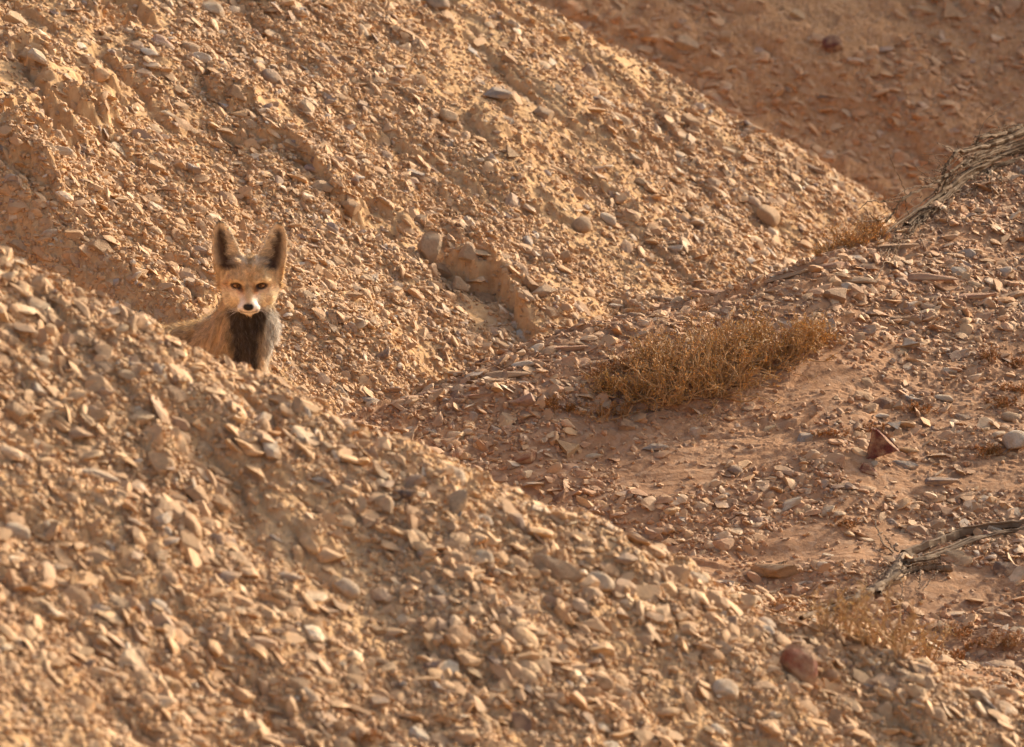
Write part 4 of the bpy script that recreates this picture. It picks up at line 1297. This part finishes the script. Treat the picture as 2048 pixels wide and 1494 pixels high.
TU = [(1832, 822, 34, 'round brown tuft between stones right of the big shrub'), (2024, 782, 28, 'dark brown tuft at the right edge, upper one of a pair'), (2004, 808, 32, 'brown tuft at the right edge, lower one of a pair'),
      (1978, 722, 40, 'wide low brown tuft near the right edge above the pair'), (2028, 728, 22, 'tiny brown tuft touching the right edge'), (1910, 1268, 32, 'short orange brown tuft on the sand right of the yellow shrub'),
      (2012, 1288, 44, 'long low orange tuft at the right edge beneath the dead root'), (1902, 1314, 28, 'small orange tuft beside the near crest at lower right'), (1945, 1294, 24, 'small orange tuft between the short one and the edge one'),
      (1402, 622, 22, 'tiny orange tuft on the ledge crest above the big shrub'), (1098, 806, 28, 'small brown tuft on the ledges left of the big shrub'), (1135, 820, 24, 'small reddish tuft between the ledges and the twiggy shrub'),
      (520, 1455, 34, 'reddish tuft at the bottom edge below the fox'), (726, 1478, 28, 'faint reddish tuft at the bottom edge right of the other'), (1660, 870, 16, 'tiny rusty tuft on bare sand under the shrub'), (1745, 858, 18, 'tiny brown tuft above the red triangular stone'),
      (1690, 1050, 22, 'rusty tuft on sand above the dead root'), (1975, 905, 30, 'rusty tuft beside the pale upright stone at right'), (1555, 1218, 26, 'orange tuft near the short stick')]
for px, py, sz, lab in TU:
    shrub('dry_tuft', lab, 'tuft', [(root_at(px, py), 1.0)], rg, 16 + sz // 3, sz * .00088, 1.15, OB, 9, (.0036, .0017), 6, 'dry tufts', .3, .0009)

def wood_point(px, py, lift):
    p = hit(px, py, full_h, -1.75, 5.0)
    yc = float(np.interp(p[0], RIGHT[0], RIGHT[2]))
    if p[1] > yc + 0.12:
        q_ = pt_at_y(px, py, yc)
        yc = float(np.interp(q_[0], RIGHT[0], RIGHT[2])) - 0.02
        return pt_at_y(px, py, yc)
    d = CAM - p; d /= np.linalg.norm(d)
    return p + d * lift

def strand(parent, c0, px_pts, w0, w1, rg, material, name='branch', lift=.013, fibres=4, sides=9):
    P = np.array([wood_point(a, b, lift + w0 * .0004) for a, b in px_pts])
    n = 26
    tt = np.linspace(0, len(P) - 1, n)
    S = np.stack([np.interp(tt, np.arange(len(P)), P[:, k]) for k in range(3)], 1)
    ker = np.array([1, 2, 3, 2, 1.]) / 9
    S = np.stack([np.convolve(np.pad(S[:, k], 2, mode='edge'), ker, mode='valid') for k in range(3)], 1)
    S += rg.normal(0, .0012, S.shape)
    V, F = [], []
    rad = np.linspace(w0, w1, n) * .00038 * (1 + .08 * rg.normal(size=n))
    tube(S, rad, sides, .10, rg, V, F)
    for f_ in range(fibres):                                     # splitting fibres that hug the limb
        a0 = rg.integers(0, n // 3); a1 = rg.integers(2 * n // 3, n)
        sub = S[a0:a1] + rg.normal(0, 1, 3) * rad.mean() * .75 + np.cumsum(rg.normal(0, .0007, (a1 - a0, 3)), 0)
        tube(sub, np.interp(np.linspace(0, 1, a1 - a0), [0, .5, 1], [.3, 1, .25]) * rad.mean() * .42, 5, .2, rg, V, F)
    o = np_mesh(name, np.concatenate(V) - c0, np.concatenate(F), material)
    link(o, parent)
    return o

def wood_thing(name, label, origin, strands, twigs, rg, material, group=None, wild=0):
    twigs = list(twigs)
    for _ in range(wild):                                        # splinters and thin twigs breaking away from the limbs
        pts = strands[rg.integers(0, len(strands))][0]
        k_ = rg.integers(0, len(pts) - 1); f0 = rg.uniform()
        sx_, sy_ = pts[k_][0] * (1 - f0) + pts[k_ + 1][0] * f0, pts[k_][1] * (1 - f0) + pts[k_ + 1][1] * f0
        dx, dy = pts[k_ + 1][0] - pts[k_][0], pts[k_ + 1][1] - pts[k_][1]
        a_ = math.atan2(dy, dx) + rg.normal(0, .6); L_ = rg.uniform(25, 100)
        q_ = [(sx_, sy_)]
        for _k in range(3):
            a_ += rg.normal(0, .3); q_.append((q_[-1][0] + math.cos(a_) * L_ / 3, q_[-1][1] + math.sin(a_) * L_ / 3))
        twigs.append((q_, rg.uniform(1.8, 5)))
    c0 = wood_point(*origin, 0.0)
    e = D.objects.new(name, None); link(e); e.location = c0
    tag(e, label, 'dead wood', group)
    for pts, w0, w1 in strands:
        strand(e, c0, pts, w0, w1, rg, material)
    for pts, w_ in twigs:
        strand(e, c0, pts, w_, w_ * .5, rg, material, 'twig', .02, 0, 5)
    return e

ST = [([(2130, 235), (2048, 262), (1990, 288), (1945, 298), (1905, 306)], 24, 11), ([(2130, 262), (2048, 292), (1990, 318), (1940, 340), (1900, 372), (1850, 412), (1800, 440), (1768, 472)], 18, 6),
      ([(1912, 305), (1893, 330), (1884, 362), (1868, 392)], 11, 7), ([(1898, 348), (1858, 374), (1815, 390), (1800, 402), (1788, 425), (1768, 448)], 8, 4),
      ([(2130, 285), (2060, 312), (1985, 335), (1935, 368), (1885, 400), (1845, 425), (1812, 450)], 15, 5), ([(1900, 372), (1870, 402), (1850, 440), (1835, 452)], 7, 4),
      ([(1975, 300), (1930, 320), (1900, 345), (1878, 395), (1868, 420)], 8, 4), ([(2048, 250), (2000, 270), (1958, 276), (1950, 292)], 12, 6), ([(1990, 318), (1978, 345), (1968, 368)], 6, 4),
      ([(1935, 350), (1900, 385), (1862, 425), (1800, 452), (1790, 470)], 9, 4), ([(2060, 300), (2000, 312), (1950, 325), (1910, 335)], 12, 7),
      ([(2130, 250), (2040, 285), (1960, 312), (1925, 330)], 14, 8), ([(1960, 340), (1915, 372), (1870, 412), (1830, 440)], 12, 5)]
TWG = [([(1955, 276), (1968, 245), (1995, 218), (2048, 195)], 2.2), ([(1900, 314), (1870, 308), (1842, 309)], 2.2), ([(1878, 350), (1850, 345), (1830, 352)], 1.8), ([(1880, 330), (1868, 345), (1872, 365)], 2),
       ([(1925, 320), (1935, 350), (1920, 365)], 2), ([(1790, 420), (1770, 412), (1755, 412)], 2.6), ([(1845, 392), (1825, 400), (1812, 418)], 2), ([(1985, 262), (2010, 250), (2035, 252)], 2.4), ([(1880, 402), (1885, 420), (1895, 430)], 1.6),
       ([(1940, 300), (1948, 318), (1965, 330)], 1.8), ([(1850, 412), (1835, 432), (1838, 450)], 2)]
wood_thing('dead_shrub', 'bundle of dead brown branches lying over the crest at the upper right', (1900, 372), ST, TWG, rg, WOODB, None, 80)
ST2 = [([(2130, 1032), (2048, 1048), (1980, 1056), (1915, 1070), (1850, 1092), (1800, 1112)], 22, 16), ([(2130, 1046), (2048, 1058), (1975, 1072), (1900, 1100), (1850, 1118), (1808, 1124)], 14, 8),
       ([(1812, 1106), (1795, 1128), (1775, 1155), (1752, 1186)], 20, 12), ([(1905, 1140), (1865, 1136), (1825, 1140), (1790, 1150)], 16, 9), ([(1800, 1145), (1750, 1178), (1700, 1202), (1650, 1218), (1600, 1236)], 20, 10),
       ([(1830, 1110), (1812, 1130), (1798, 1150)], 12, 5), ([(1760, 1168), (1720, 1190), (1670, 1205), (1625, 1214)], 14, 7)]
TW2 = [([(1790, 1108), (1765, 1088), (1756, 1060), (1744, 1032)], 6), ([(1795, 1105), (1778, 1085), (1768, 1070)], 4), ([(1796, 1140), (1812, 1133), (1826, 1131)], 5), ([(1800, 1168), (1806, 1180), (1800, 1200)], 2.2), ([(1830, 1172), (1835, 1190), (1842, 1205)], 2)]
wood_thing('dead_root', 'grey weathered dead root lying on the sand behind the yellow wispy shrub', (1795, 1140), [(a_, b_ * 1.15, c_ * 1.3) for a_, b_, c_ in ST2], TW2, rg, WOODG, None, 26)
wood_thing('stick', 'short grey brown stick poking out from behind the near crest', (1520, 1195), [([(1488, 1212), (1520, 1198), (1550, 1184)], 10, 7)], [], rg, WOODG)
wood_thing('stick', 'thin grey twig lying on the sand above the short stick by the ochre hooded rock', (1560, 1130), [([(1530, 1136), (1560, 1128), (1575, 1122)], 4, 2.5)], [], rg, WOODG)
